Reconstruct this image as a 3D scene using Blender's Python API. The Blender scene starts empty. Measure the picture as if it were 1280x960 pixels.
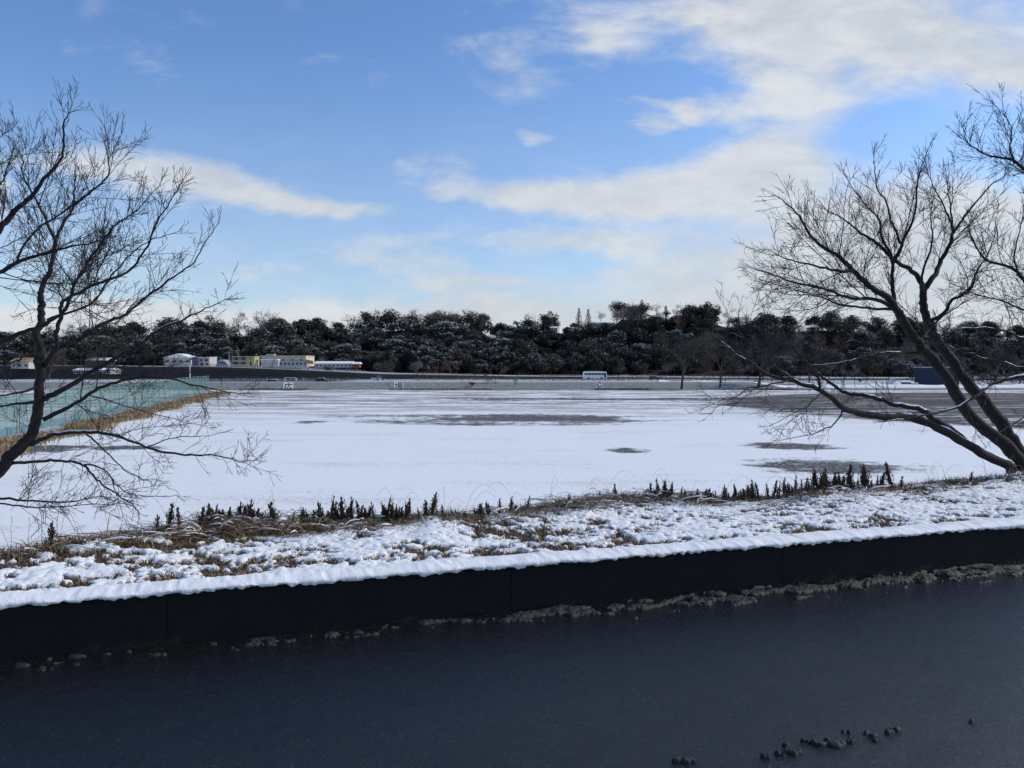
import bpy, math, random
import numpy as np
from mathutils import Vector, Matrix
R = math.radians
random.seed(7); rng = np.random.default_rng(7)
sc = bpy.context.scene
col = sc.collection
F = 995.0; EYE = 5.2; HZ = 458.0

def P(px, py, d):
    """point seen at photo pixel (px,py) at depth d"""
    return Vector(((px - 640) / F * d, d, EYE - (py - HZ) / F * d))

# ------------------------------------------------------------ noise
_perm = rng.random((256, 256))
def vnoise(x, y):
    xi = np.floor(x).astype(int); yi = np.floor(y).astype(int)
    fx = x - xi; fy = y - yi
    fx = fx * fx * (3 - 2 * fx); fy = fy * fy * (3 - 2 * fy)
    a = _perm[xi % 256, yi % 256]; b = _perm[(xi + 1) % 256, yi % 256]
    c = _perm[xi % 256, (yi + 1) % 256]; d = _perm[(xi + 1) % 256, (yi + 1) % 256]
    return (a * (1 - fx) + b * fx) * (1 - fy) + (c * (1 - fx) + d * fx) * fy
def fbm(x, y, o=4):
    s = 0; a = .5; t = 0
    for i in range(o):
        s = s + a * vnoise(x * 2 ** i + 17.3 * i, y * 2 ** i + 5.1 * i); t += a; a *= .5
    return s / t
def sstep(a, b, x):
    t = np.clip((x - a) / (b - a), 0, 1); return t * t * (3 - 2 * t)

# ------------------------------------------------------------ node helpers
class NT:
    def __init__(s, tree): s.t = tree; s.n = tree.nodes; s.l = tree.links
    def node(s, typ, ins=None, **kw):
        n = s.n.new(typ)
        for k, v in kw.items(): setattr(n, k, v)
        if ins:
            for k, v in ins.items(): s.set(n.inputs[k], v)
        return n
    def set(s, sock, v):
        if isinstance(v, bpy.types.NodeSocket): s.l.new(v, sock)
        else:
            if hasattr(sock, 'default_value') and isinstance(v, (tuple, list)) and len(v) == 3 and sock.type == 'RGBA': v = (*v, 1)
            sock.default_value = v
    def m(s, op, a, b=None, c=None, clamp=False):
        n = s.n.new('ShaderNodeMath'); n.operation = op; n.use_clamp = clamp
        s.set(n.inputs[0], a)
        if b is not None: s.set(n.inputs[1], b)
        if c is not None: s.set(n.inputs[2], c)
        return n.outputs[0]
    def ss(s, lo, hi, x):
        n = s.n.new('ShaderNodeMapRange'); n.interpolation_type = 'SMOOTHSTEP'
        s.set(n.inputs['Value'], x); s.set(n.inputs['From Min'], lo); s.set(n.inputs['From Max'], hi)
        return n.outputs[0]
    def noise(s, vec, scale, detail=4, rough=.55, dist=0):
        n = s.n.new('ShaderNodeTexNoise'); s.set(n.inputs['Vector'], vec)
        n.inputs['Scale'].default_value = scale; n.inputs['Detail'].default_value = detail
        n.inputs['Roughness'].default_value = rough; n.inputs['Distortion'].default_value = dist
        return n.outputs[0]
    def mix(s, f, a, b):
        n = s.n.new('ShaderNodeMix'); n.data_type = 'RGBA'
        s.set(n.inputs[0], f); s.set(n.inputs[6], a); s.set(n.inputs[7], b)
        return n.outputs[2]
    def vec(s, x, y, z=0.0):
        n = s.n.new('ShaderNodeCombineXYZ'); s.set(n.inputs[0], x); s.set(n.inputs[1], y); s.set(n.inputs[2], z)
        return n.outputs[0]

def newmat(name):
    m = bpy.data.materials.new(name); m.use_nodes = True
    t = NT(m.node_tree); b = m.node_tree.nodes['Principled BSDF']
    return m, t, b
def simple(name, colr, rough=.8, var=.25, scale=3.0, metal=0, bump=0, bscale=30, spec=.3):
    m, t, b = newmat(name)
    tc = t.node('ShaderNodeTexCoord').outputs['Object']
    n = t.noise(tc, scale, 5, .6)
    c2 = tuple(min(1, c * (1 + var)) for c in colr); c1 = tuple(c * (1 - var) for c in colr)
    t.set(b.inputs['Base Color'], t.mix(n, c1, c2))
    b.inputs['Roughness'].default_value = rough; b.inputs['Metallic'].default_value = metal
    b.inputs['Specular IOR Level'].default_value = spec
    if bump:
        bp = t.node('ShaderNodeBump', {'Height': t.noise(tc, bscale, 4), 'Strength': bump, 'Distance': .01})
        t.l.new(bp.outputs[0], b.inputs['Normal'])
    return m

# ------------------------------------------------------------ mesh helpers
class MB:
    def __init__(s): s.v = []; s.f = []; s.mi = []
    def add(s, vs, fs, mi=0):
        o = len(s.v); s.v.extend(vs)
        for f in fs: s.f.append(tuple(i + o for i in f)); s.mi.append(mi)
    def box(s, c, d, mi=0, rz=0, top=None):
        x, y, z = d[0] / 2, d[1] / 2, d[2] / 2
        tx, ty = (top if top else (1, 1))
        vs = []
        for sz, kx, ky in ((-1, 1, 1), (1, tx, ty)):
            for sx, sy in ((-1, -1), (1, -1), (1, 1), (-1, 1)):
                vs.append(Vector((sx * x * kx, sy * y * ky, sz * z)))
        rot = Matrix.Rotation(rz, 3, 'Z')
        vs = [rot @ v + Vector(c) for v in vs]
        s.add(vs, [(3, 2, 1, 0), (4, 5, 6, 7), (0, 1, 5, 4), (1, 2, 6, 5), (2, 3, 7, 6), (3, 0, 4, 7)], mi)
    def tube(s, pts, rad, n=6, mi=0, cap=True):
        rings = []; o = len(s.v); L = len(pts)
        prev = None
        for i, p in enumerate(pts):
            t = (pts[min(i + 1, L - 1)] - pts[max(i - 1, 0)])
            if t.length < 1e-9: t = Vector((0, 0, 1))
            t.normalize()
            if prev is None:
                a = t.orthogonal().normalized()
            else:
                a = prev - t * prev.dot(t)
                a = a.normalized() if a.length > 1e-6 else t.orthogonal().normalized()
            prev = a; b = t.cross(a)
            r = rad[i]
            for k in range(n):
                an = 2 * math.pi * k / n
                s.v.append(p + (a * math.cos(an) + b * math.sin(an)) * r)
        for i in range(L - 1):
            for k in range(n):
                k2 = (k + 1) % n
                s.f.append((o + i * n + k, o + i * n + k2, o + (i + 1) * n + k2, o + (i + 1) * n + k)); s.mi.append(mi)
        if cap:
            s.f.append(tuple(o + k for k in range(n))[::-1]); s.mi.append(mi)
            s.f.append(tuple(o + (L - 1) * n + k for k in range(n))); s.mi.append(mi)
    def lathe(s, prof, n=12, mi=0, at=(0, 0, 0)):
        s.tube([Vector(at) + Vector((0, 0, z)) for r, z in prof], [r for r, z in prof], n, mi)
    def prism(s, poly, a, b, mi=0, axis='x'):
        """poly: (u,z) pairs extruded along axis from a to b"""
        n = len(poly)
        if axis == 'x': vs = [Vector((a, u, z)) for u, z in poly] + [Vector((b, u, z)) for u, z in poly]
        else: vs = [Vector((u, a, z)) for u, z in poly] + [Vector((u, b, z)) for u, z in poly]
        fs = [tuple(range(n))[::-1], tuple(range(n, 2 * n))] + [(i, (i + 1) % n, n + (i + 1) % n, n + i) for i in range(n)]
        s.add(vs, fs, mi)
    def mesh(s, name, mats, smooth=False):
        me = bpy.data.meshes.new(name); me.from_pydata([tuple(v) for v in s.v], [], s.f)
        if not isinstance(mats, (list, tuple)): mats = [mats]
        for m in mats: me.materials.append(m)
        if len(mats) > 1: me.polygons.foreach_set('material_index', s.mi)
        if smooth: me.polygons.foreach_set('use_smooth', [True] * len(me.polygons))
        me.update(); return me
    def build(s, name, mats, parent=None, smooth=False, loc=None, label=None):
        o = bpy.data.objects.new(name, s.mesh(name, mats, smooth)); col.objects.link(o)
        if parent: o.parent = parent
        if loc is not None: o.location = loc
        if label: o['label'] = label
        return o
def npmesh(name, V, Fc, mats, smooth=True, mi=None):
    me = bpy.data.meshes.new(name)
    V = np.asarray(V, dtype=np.float32); Fc = np.asarray(Fc, dtype=np.int32)
    k = Fc.shape[1]
    me.vertices.add(len(V)); me.vertices.foreach_set('co', V.ravel())
    me.loops.add(Fc.size); me.loops.foreach_set('vertex_index', Fc.ravel())
    me.polygons.add(len(Fc)); me.polygons.foreach_set('loop_start', np.arange(len(Fc), dtype=np.int32) * k)
    me.polygons.foreach_set('loop_total', np.full(len(Fc), k, dtype=np.int32))
    if not isinstance(mats, (list, tuple)): mats = [mats]
    for m in mats: me.materials.append(m)
    if mi is not None: me.polygons.foreach_set('material_index', np.asarray(mi, dtype=np.int32))
    me.polygons.foreach_set('use_smooth', np.full(len(Fc), smooth))
    me.update(calc_edges=True); me.validate(); return me
def gridfaces(nx, ny):
    i = np.arange(ny - 1)[:, None] * nx + np.arange(nx - 1)[None, :]
    i = i.ravel(); return np.stack([i, i + 1, i + nx + 1, i + nx], 1)
def link(name, me, parent=None, loc=None):
    o = bpy.data.objects.new(name, me); col.objects.link(o)
    if parent: o.parent = parent
    if loc is not None: o.location = loc
    return o
def tag(o, label=None, cat=None, group=None, kind=None):
    if label: o['label'] = label
    if cat: o['category'] = cat
    if group: o['group'] = group
    if kind: o['kind'] = kind
    return o
def thing(name, label, cat, loc=(0, 0, 0), rz=0, group=None):
    o = bpy.data.objects.new(name, None); col.objects.link(o)
    o.location = loc; o.rotation_euler = (0, 0, rz); o.empty_display_size = .3
    return tag(o, label, cat, group)
def dup(root, loc, rz=0, sc_=1.0, label=None):
    r = root.copy(); col.objects.link(r); r.location = loc; r.rotation_euler = (0, 0, rz)
    r.scale = (sc_,) * 3 if not isinstance(sc_, tuple) else sc_
    if label: r['label'] = label
    for ch in list(root.children):
        c = ch.copy(); col.objects.link(c); c.parent = r
    return r

# ------------------------------------------------------------ terrain function
def wall_y(x): return 4.97 + .313 * x
def s_of(x, y): return (y - wall_y(x)) * .954
RX = [-12, -3.25, -2.1, -.25, 1.2, 2.8, 5.7, 14]; RS = [1.0, 1.15, 1.65, 1.4, 2.0, 1.8, 2.05, 2.3]
def ridge_s(x): return np.interp(x, RX, RS)
ROAD_Z = 3.66; WALL_Z = 3.95
PXH = [-400, 0, 100, 200, 240, 290, 320, 380, 410, 440, 470, 560, 600, 615, 650, 700, 725, 765, 780, 800, 840, 880, 910, 950, 1000, 1100, 1200, 1280, 1700]
PYH = [415, 408, 404, 399, 394, 397, 394, 397, 404, 394, 389, 385, 388, 398, 403, 409, 404, 404, 383, 373, 377, 376, 385, 386, 389, 390, 396, 401, 410]
def terrace_z(x):
    px = 640 + F * x / 310
    return np.interp(px, [-200, 100, 290, 400, 480, 640, 900, 1000, 1400], [6.0, 5.6, 5.0, 3.6, 2.4, 1.5, .9, .9, .9])
def ground_h(x, y):
    s = s_of(x, y); sr = ridge_s(x)
    base = np.full_like(x, 0.0)
    # embankment
    emb = np.where(s < 0.6, 3.2, np.where(s < sr + .5, WALL_Z - .16, np.maximum(0, WALL_Z - .16 - (s - sr - .5) * .5)))
    z = emb
    z = z + (s > 12) * (fbm(x * .15, y * .15) - .5) * .10
    # far low levee
    lev = 1.45 * sstep(176, 190, y) - 1.2 * sstep(196, 206, y)
    fade = 1 - sstep(52, 62, x * 178 / np.maximum(y, 50))
    z = z + lev * fade
    # terrace with dark retaining bank
    tz = terrace_z(x)
    z = z + (tz - .3) * sstep(304, 306.5, y)
    # hill
    px = 640 + F * x / np.maximum(y, 100)
    ry = np.interp(px, PXH, PYH)
    top = EYE + (HZ - ry) / F * 420 - 10.5 + 6.8 * sstep(635, 655, px) * (1 - sstep(772, 790, px))
    hill = (top - tz) * sstep(345, 425, y)
    z = z + hill + (y > 345) * (fbm(x * .03, y * .03) - .5) * 3
    return z

# ------------------------------------------------------------ materials
def snow_shader(t, tc):
    n = t.noise(tc, 2.0, 3)
    return t.mix(n, (.80, .82, .86), (.86, .88, .91))

def ell(t, X, Y, px, py, rx, ry):
    y0 = EYE * F / (py - HZ); x0 = (px - 640) / F * y0
    ya = EYE * F / max(py - ry - HZ, 3); yb = EYE * F / (py + ry - HZ)
    yc = (ya + yb) / 2; hy = (ya - yb) / 2; hx = rx / F * y0
    dx = t.m('DIVIDE', t.m('SUBTRACT', X, x0), hx); dy = t.m('DIVIDE', t.m('SUBTRACT', Y, yc), hy)
    r = t.m('ADD', t.m('MULTIPLY', dx, dx), t.m('MULTIPLY', dy, dy))
    return t.m('SUBTRACT', 1.0, t.m('SQRT', r))

def ground_mat():
    m, t, b = newmat('snowy_ground')
    pos = t.node('ShaderNodeNewGeometry').outputs['Position']
    sp = t.node('ShaderNodeSeparateXYZ', {0: pos})
    X, Y, Z = sp.outputs
    nbig = t.noise(pos, .12, 5, .6); nmed = t.noise(pos, .8, 6, .65); nfine = t.noise(pos, 4.5, 5, .7)
    # elongated streak noise (along x, as left by the wind)
    stv = t.vec(t.m('MULTIPLY', X, .07), t.m('MULTIPLY', Y, .22), 0.0)
    streak = t.noise(stv, 1.0, 6, .65)
    mott = t.m('ADD', t.m('MULTIPLY', nmed, .6), t.m('MULTIPLY', nfine, .4))
    def patches(lst, k):
        acc = None
        for e in lst:
            v = ell(t, X, Y, *e[:4])
            acc = v if acc is None else t.m('MAXIMUM', acc, v)
        return acc
    dark = patches([(625, 524, 200, 7.5), (740, 524, 70, 6), (1045, 584, 100, 11), (985, 583, 55, 9), (990, 558, 58, 5),
                    (783, 563, 30, 4), (388, 528, 26, 2.2), (690, 499, 150, 1.8), (860, 499, 120, 1.5), (1180, 503, 60, 4), (40, 562, 90, 8), (150, 560, 60, 4)], 0)
    dnoise = t.m('ADD', t.m('MULTIPLY', t.m('SUBTRACT', streak, .5), 2.4), t.m('MULTIPLY', t.m('SUBTRACT', mott, .5), 3.6))
    darkm = t.ss(.0, .45, t.m('ADD', dark, dnoise))
    # thawed ball-park soil on the right
    dx = t.m('SUBTRACT', X, 82.0); dy = t.m('SUBTRACT', Y, 103.0)
    rr = t.m('SQRT', t.m('ADD', t.m('MULTIPLY', dx, dx), t.m('MULTIPLY', t.m('MULTIPLY', dy, dy), .95)))
    infield = t.ss(1.5, -1.5, t.m('SUBTRACT', rr, t.m('ADD', 53.0, t.m('MULTIPLY', t.m('SUBTRACT', nbig, .5), 9.0))))
    instk = t.ss(.50, .64, t.m('ADD', streak, t.m('MULTIPLY', t.m('SUBTRACT', mott, .5), .9)))
    instk = t.m('MULTIPLY', instk, .9)
    infm = t.m('MULTIPLY', infield, t.m('SUBTRACT', 1.0, instk))
    # brown streaks towards the far edge of the field
    far = t.m('MULTIPLY', t.ss(85, 135, Y), t.ss(30, -20, t.m('ABSOLUTE', t.m('ADD', X, 5.0))))
    far2 = t.ss(62, 120, Y)
    stk = t.ss(.41, .57, t.m('ADD', streak, t.m('MULTIPLY', t.m('SUBTRACT', mott, .5), .8)))
    brownm = t.m('MULTIPLY', t.m('MULTIPLY', stk, .85), far2)
    # near-field sparse specks
    spk = t.m('MULTIPLY', t.ss(.53, .66, t.m('ADD', t.m('MULTIPLY', nfine, .5), t.m('MULTIPLY', streak, .5))), .5)
    snow = t.mix(mott, (.79, .785, .77), (.87, .865, .85))
    soil = t.mix(nfine, (.018, .019, .02), (.11, .108, .105))
    soil2 = t.mix(mott, (.018, .017, .016), (.12, .112, .105))
    brown = t.mix(nfine, (.13, .11, .09), (.33, .30, .27))
    c = t.mix(spk, snow, brown)
    c = t.mix(brownm, c, brown)
    c = t.mix(infm, c, soil2)
    darkc = t.m('MULTIPLY', darkm, t.m('SUBTRACT', 1.0, t.m('MULTIPLY', t.ss(.50, .62, nfine), .45)))
    c = t.mix(darkc, c, soil)
    # far bank grass: pale frosted green-grey, and rough river flat behind it
    vfine = t.noise(pos, 1.6, 6, .8)
    bank = t.mix(t.ss(.32, .68, vfine), (.11, .125, .11), (.36, .38, .38))
    bank = t.mix(t.m('MULTIPLY', t.ss(.45, .60, nmed), .55), bank, (.20, .165, .125))
    bankm = t.ss(176, 177, Y)
    c = t.mix(bankm, c, bank)
    edge = t.m('MULTIPLY', t.ss(3.2, .6, t.m('ABSOLUTE', t.m('SUBTRACT', Y, 176.5))), t.ss(.42, .55, nbig))
    c = t.mix(edge, c, (.20, .13, .075))
    gray = t.mix(t.ss(.45, .56, vfine), (.13, .105, .09), (.68, .69, .70))
    c = t.mix(t.ss(190.5, 191.5, Y), c, (.72, .74, .77))
    c = t.mix(t.ss(192, 193, Y), c, gray)
    # strips across the flat
    st2 = t.noise(t.vec(t.m('MULTIPLY', X, .012), t.m('MULTIPLY', Y, .12), 3.0), 1.0, 4, .6)
    c = t.mix(t.m('MULTIPLY', t.ss(.55, .60, st2), t.ss(210, 215, Y)), c, t.mix(vfine, (.42, .42, .42), (.8, .81, .83)))
    # wet car park on the left of the flat
    lot = t.m('MULTIPLY', t.m('MULTIPLY', t.ss(-118, -112, X), t.ss(-52, -62, X)), t.m('MULTIPLY', t.ss(228, 232, Y), t.ss(302, 296, Y)))
    c = t.mix(t.m('MULTIPLY', lot, t.ss(.35, .45, vfine)), c, (.07, .08, .11))
    # terrace
    c = t.mix(t.ss(303.6, 304, Y), c, t.mix(vfine, (.025, .024, .023), (.06, .055, .05)))
    c = t.mix(t.ss(306.4, 306.9, Y), c, t.mix(t.ss(.42, .58, vfine), (.2, .16, .13), (.75, .76, .78)))
    hillc = t.mix(t.ss(.55, .68, vfine), (.018, .018, .016), (.16, .16, .16))
    c = t.mix(t.ss(346, 350, Y), c, hillc)
    # near embankment slope under the verge
    sv = t.m('ADD', t.m('SUBTRACT', Y, t.m('MULTIPLY', X, .313)), -4.97)
    c = t.mix(t.m('MULTIPLY', t.ss(15, 9, sv), t.ss(.50, .62, mott)), c, (.12, .085, .05))
    t.set(b.inputs['Base Color'], c)
    b.inputs['Roughness'].default_value = .85; b.inputs['Specular IOR Level'].default_value = .15
    bp = t.node('ShaderNodeBump', {'Height': mott, 'Strength': .35, 'Distance': .15})
    t.l.new(bp.outputs[0], b.inputs['Normal'])
    return m

def road_mat():
    m, t, b = newmat('wet_asphalt')
    pos = t.node('ShaderNodeNewGeometry').outputs['Position']
    agg = t.noise(pos, 38, 5, .8); agg2 = t.noise(pos, 120, 3, .6); big = t.noise(pos, 1.3, 4, .6); mid = t.noise(pos, 9, 4)
    c = t.mix(agg, (.002, .002, .003), (.014, .014, .015))
    stones = t.m('MULTIPLY', t.ss(.57, .68, t.noise(pos, 75, 3, .7)), t.ss(.40, .60, mid))
    c = t.mix(stones, c, (.055, .053, .05))
    pits = t.ss(.60, .70, t.noise(pos, 48, 2, .6)); c = t.mix(pits, c, (.001, .001, .001))
    t.set(b.inputs['Base Color'], c)
    b.inputs['Specular IOR Level'].default_value = .5
    rg = t.m('ADD', t.m('MULTIPLY', big, .22), t.m('ADD', .03, t.m('MULTIPLY', agg2, .10)))
    rg = t.m('ADD', rg, t.m('MULTIPLY', pits, .5))
    t.set(b.inputs['Roughness'], rg)
    h = t.m('ADD', t.m('MULTIPLY', agg, .7), t.m('ADD', t.m('MULTIPLY', agg2, .3), t.m('MULTIPLY', mid, .5)))
    bp = t.node('ShaderNodeBump', {'Height': h, 'Strength': .75, 'Distance': .012})
    t.l.new(bp.outputs[0], b.inputs['Normal'])
    return m

def verge_mat():
    m, t, b = newmat('verge_snow_and_turf')
    pos = t.node('ShaderNodeNewGeometry').outputs['Position']
    at = t.node('ShaderNodeAttribute', attribute_name='bare').outputs['Fac']
    n = t.noise(pos, 45, 5, .7); n2 = t.noise(pos, 12, 4)
    f = t.ss(.42, .58, t.m('ADD', at, t.m('MULTIPLY', t.m('SUBTRACT', n, .5), 1.0)))
    turf = t.mix(n, (.035, .025, .014), (.17, .115, .055))
    snow = t.mix(n2, (.82, .815, .80), (.89, .885, .87))
    t.set(b.inputs['Base Color'], t.mix(f, snow, turf))
    b.inputs['Roughness'].default_value = .75; b.inputs['Specular IOR Level'].default_value = .2
    bp = t.node('ShaderNodeBump', {'Height': t.noise(pos, 60, 5, .7), 'Strength': .5, 'Distance': .012})
    t.l.new(bp.outputs[0], b.inputs['Normal'])
    return m

M = {}
M['ground'] = ground_mat(); M['road'] = road_mat(); M['verge'] = verge_mat()
M['snow'] = simple('snow', (.86, .855, .84), .7, .06, 20, bump=.4, bscale=60, spec=.2)
M['snowcap'] = simple('snow_cap', (.86, .855, .84), .7, .06, 6, bump=.5, bscale=70, spec=.2)
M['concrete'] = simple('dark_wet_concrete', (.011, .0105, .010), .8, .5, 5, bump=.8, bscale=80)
M['bark'] = simple('cherry_bark', (.020, .017, .016), .85, .5, 12, bump=.9, bscale=50)
M['twig'] = simple('twig_bark', (.022, .018, .018), .8, .3, 6)
M['farbark'] = simple('far_bark', (.075, .063, .055), .9, .4, 1)
M['redtwig'] = simple('reddish_twigs', (.16, .095, .07), .9, .3, 1)
M['greytwig'] = simple('grey_twigs', (.19, .172, .16), .9, .3, .6)
M['leafdark'] = simple('evergreen_leaves', (.072, .080, .066), .8, .5, .5)
M['leafbrown'] = simple('dull_evergreen_leaves', (.115, .10, .088), .8, .5, .5)
M['leafsnow'] = simple('snowed_leaves', (.36, .365, .38), .8, .4, .8)
M['slush'] = simple('dirty_slush', (.011, .011, .0115), .7, .9, 30, bump=1.0, bscale=60, spec=.5)
M['stub'] = simple('dead_leaf_spikes', (.052, .033, .021), .85, .5, 30)
M['straw'] = simple('dry_straw', (.42, .30, .16), .8, .4, 3)
M['straw2'] = simple('dark_dead_grass', (.11, .07, .038), .85, .4, 3)
M['tan'] = simple('tan_reeds', (.30, .21, .125), .9, .35, 1.2)
M['white'] = simple('white_paint', (.88, .88, .87), .5, .05, 1)
M['offwhite'] = simple('off_white_wall', (.50, .48, .44), .8, .1, .5)
M['yellow'] = simple('pale_yellow_wall', (.58, .54, .41), .8, .08, .5)
M['olive'] = simple('ochre_wall', (.50, .43, .22), .8, .15, .5)
M['grey'] = simple('grey_panel', (.42, .43, .43), .7, .15, .5)
M['darkglass'] = simple('dark_glass', (.02, .022, .028), .15, .2, 1, spec=.6)
M['black'] = simple('black_paint', (.012, .012, .013), .6, .2, 2)
M['rubber'] = simple('tyre_rubber', (.02, .02, .02), .9, .2, 2)
M['blue'] = simple('blue_sheet', (.09, .12, .22), .6, .25, 1)
M['darkblue'] = simple('dark_blue_panel', (.012, .028, .058), .6, .2, 1)
M['orange'] = simple('orange_sheet', (.42, .24, .12), .7, .15, 1)
M['steel'] = simple('grey_steel', (.35, .36, .37), .5, .15, 1)
M['wood'] = simple('brown_pole', (.16, .09, .05), .8, .2, 1)
M['net'] = None
M['red'] = simple('brick_red', (.22, .07, .05), .8, .2, 1)
M['carpaint'] = simple('dark_car_paint', (.035, .04, .055), .3, .1, 1, spec=.6)

# green netting: woven threads with gaps, so the snow behind shows through
m, t, b = newmat('green_netting')
tc = t.node('ShaderNodeTexCoord').outputs['Object']
t.set(b.inputs['Base Color'], t.mix(t.noise(tc, .6, 5, .6), (.028, .115, .095), (.055, .195, .165)))
b.inputs['Roughness'].default_value = .7
fold = t.m('ADD', t.m('MULTIPLY', t.noise(tc, .35, 4, .6), .6), t.m('MULTIPLY', t.noise(tc, 2.2, 4, .7), .4))
t.set(b.inputs['Alpha'], t.m('ADD', .05, t.m('MULTIPLY', fold, 1.05)))
M['net'] = m

# ------------------------------------------------------------ world, sun, camera
SUN_EL = R(35); SUN_AZ = R(76)   # clockwise from +Y: ahead of the camera, off to the right
w = bpy.data.worlds.new('World'); sc.world = w; w.use_nodes = True
t = NT(w.node_tree); bg = t.n['Background']
sky = t.node('ShaderNodeTexSky'); sky.sky_type = 'NISHITA'; sky.sun_disc = False
sky.sun_elevation = SUN_EL; sky.sun_rotation = SUN_AZ; sky.air_density = 1.0; sky.dust_density = .6; sky.ozone_density = 1.6
d = t.node('ShaderNodeTexCoord').outputs['Generated']
sp = t.node('ShaderNodeSeparateXYZ', {0: d}); X, Y, Z = sp.outputs
Ya = t.m('MAXIMUM', t.m('ABSOLUTE', Y), .12)
U = t.m('DIVIDE', X, Ya); V = t.m('DIVIDE', Z, Ya)
cv = t.vec(U, t.m('MULTIPLY', V, 2.3), 0.0)
n1 = t.noise(cv, 3.6, 8, .6, .5); n2 = t.noise(cv, 10.0, 6, .62, .3); n3 = t.noise(cv, 1.4, 4, .5)
warp = t.noise(cv, 2.5, 4, .6)
Uw = t.m('ADD', U, t.m('MULTIPLY', t.m('SUBTRACT', n1, .5), .22)); Vw = t.m('ADD', V, t.m('MULTIPLY', t.m('SUBTRACT', warp, .5), .10))
def cl(px, py, rx, ry, amp, rot=0.0):
    u0 = (px - 640) / F; v0 = (HZ - py) / F; a = rx / F; bb = ry / F
    du = t.m('SUBTRACT', Uw, u0); dv = t.m('SUBTRACT', Vw, v0)
    if rot:
        c_, s_ = math.cos(R(rot)), math.sin(R(rot))
        du, dv = t.m('ADD', t.m('MULTIPLY', du, c_), t.m('MULTIPLY', dv, s_)), t.m('SUBTRACT', t.m('MULTIPLY', dv, c_), t.m('MULTIPLY', du, s_))
    x = t.m('DIVIDE', du, a); y = t.m('DIVIDE', dv, bb)
    r = t.m('ADD', t.m('MULTIPLY', x, x), t.m('MULTIPLY', y, y))
    return t.m('MULTIPLY', t.m('EXPONENT', t.m('MULTIPLY', r, -1.0)), amp)
CL = [(1110, 30, 250, 66, 1.15), (900, 15, 180, 45, .8), (990, 130, 110, 44, .95), (1290, 90, 110, 45, .8), (870, 145, 70, 18, .6), (760, 60, 60, 25, .35),
      (970, 205, 70, 32, 1.1), (840, 232, 170, 34, 1.1), (680, 248, 150, 24, .95, -4), (750, 297, 80, 16, .6), (930, 290, 110, 50, .5),
      (240, 232, 140, 28, 1.15, -6), (400, 258, 120, 13, .85, -5), (60, 215, 90, 30, .7), (500, 305, 240, 22, .62), (520, 335, 90, 12, .6), (570, 356, 150, 15, .8), (350, 330, 120, 14, .45),
      (655, 168, 32, 10, .75), (803, 163, 26, 10, .85), (845, 157, 18, 11, .75), (630, 90, 55, 38, .48), (735, 50, 45, 34, .45), (560, 200, 80, 14, .3), (300, 270, 120, 16, .4),
      (1160, 285, 180, 48, 1.15), (1080, 350, 260, 70, 1.0), (880, 350, 160, 50, .5), (1300, 330, 160, 80, 1.0), (1650, 200, 200, 150, .8), (-300, 250, 300, 60, .6),
      (640, 420, 1800, 42, 1.3), (300, 388, 400, 22, .6)]
acc = None
for e in CL:
    v = cl(*e); acc = v if acc is None else t.m('ADD', acc, v)
dens = t.m('ADD', acc, t.m('ADD', t.m('MULTIPLY', t.m('SUBTRACT', n1, .53), 1.9), t.m('MULTIPLY', t.m('SUBTRACT', n2, .5), 1.25)))
cm = t.ss(.05, 1.15, dens)
# thin veil everywhere low down
veil = t.m('MULTIPLY', t.ss(.42, .0, V), .38)
cm = t.m('MAXIMUM', cm, t.m('MULTIPLY', veil, t.m('ADD', .6, n3)))
cm = t.m('MULTIPLY', cm, .93)
shade = t.ss(.38, .64, t.m('ADD', t.m('MULTIPLY', n2, .5), t.m('MULTIPLY', n3, .5)))
hi = t.ss(.50, .22, V)                     # clouds lower down catch more light
ccol = t.mix(shade, (4.5, 4.8, 5.15), (6.4, 6.55, 6.7))
ccol = t.mix(t.m('MULTIPLY', hi, .35), ccol, (5.2, 5.6, 5.95))
skyc = t.node('ShaderNodeMix', data_type='RGBA', blend_type='MULTIPLY'); skyc.inputs[0].default_value = 1
t.set(skyc.inputs[6], sky.outputs[0]); t.set(skyc.inputs[7], (.80, 1.03, 1.33))
final = t.mix(cm, skyc.outputs[2], ccol)
t.set(bg.inputs['Color'], final); bg.inputs['Strength'].default_value = .125

sl = bpy.data.lights.new('sun', 'SUN'); sl.energy = 2.75; sl.angle = R(.5); sl.color = (1, .935, .80)
so = bpy.data.objects.new('sun', sl); col.objects.link(so)
sd = Vector((math.sin(SUN_AZ) * math.cos(SUN_EL), math.cos(SUN_AZ) * math.cos(SUN_EL), math.sin(SUN_EL)))
so.rotation_euler = sd.to_track_quat('Z', 'Y').to_euler(); so.location = (0, -20, 40)

cam = bpy.data.cameras.new('camera'); co = bpy.data.objects.new('camera', cam); col.objects.link(co)
cam.sensor_width = 36; cam.lens = 36 * F / 1280; cam.clip_end = 6000; cam.clip_start = .05
co.location = (0, 0, EYE); co.rotation_euler = (R(90) - math.atan(22 / F), 0, 0)
sc.camera = co
sc.view_settings.view_transform = 'Standard'; sc.view_settings.look = 'None'; sc.view_settings.gamma = 1; sc.view_settings.exposure = 0

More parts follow.
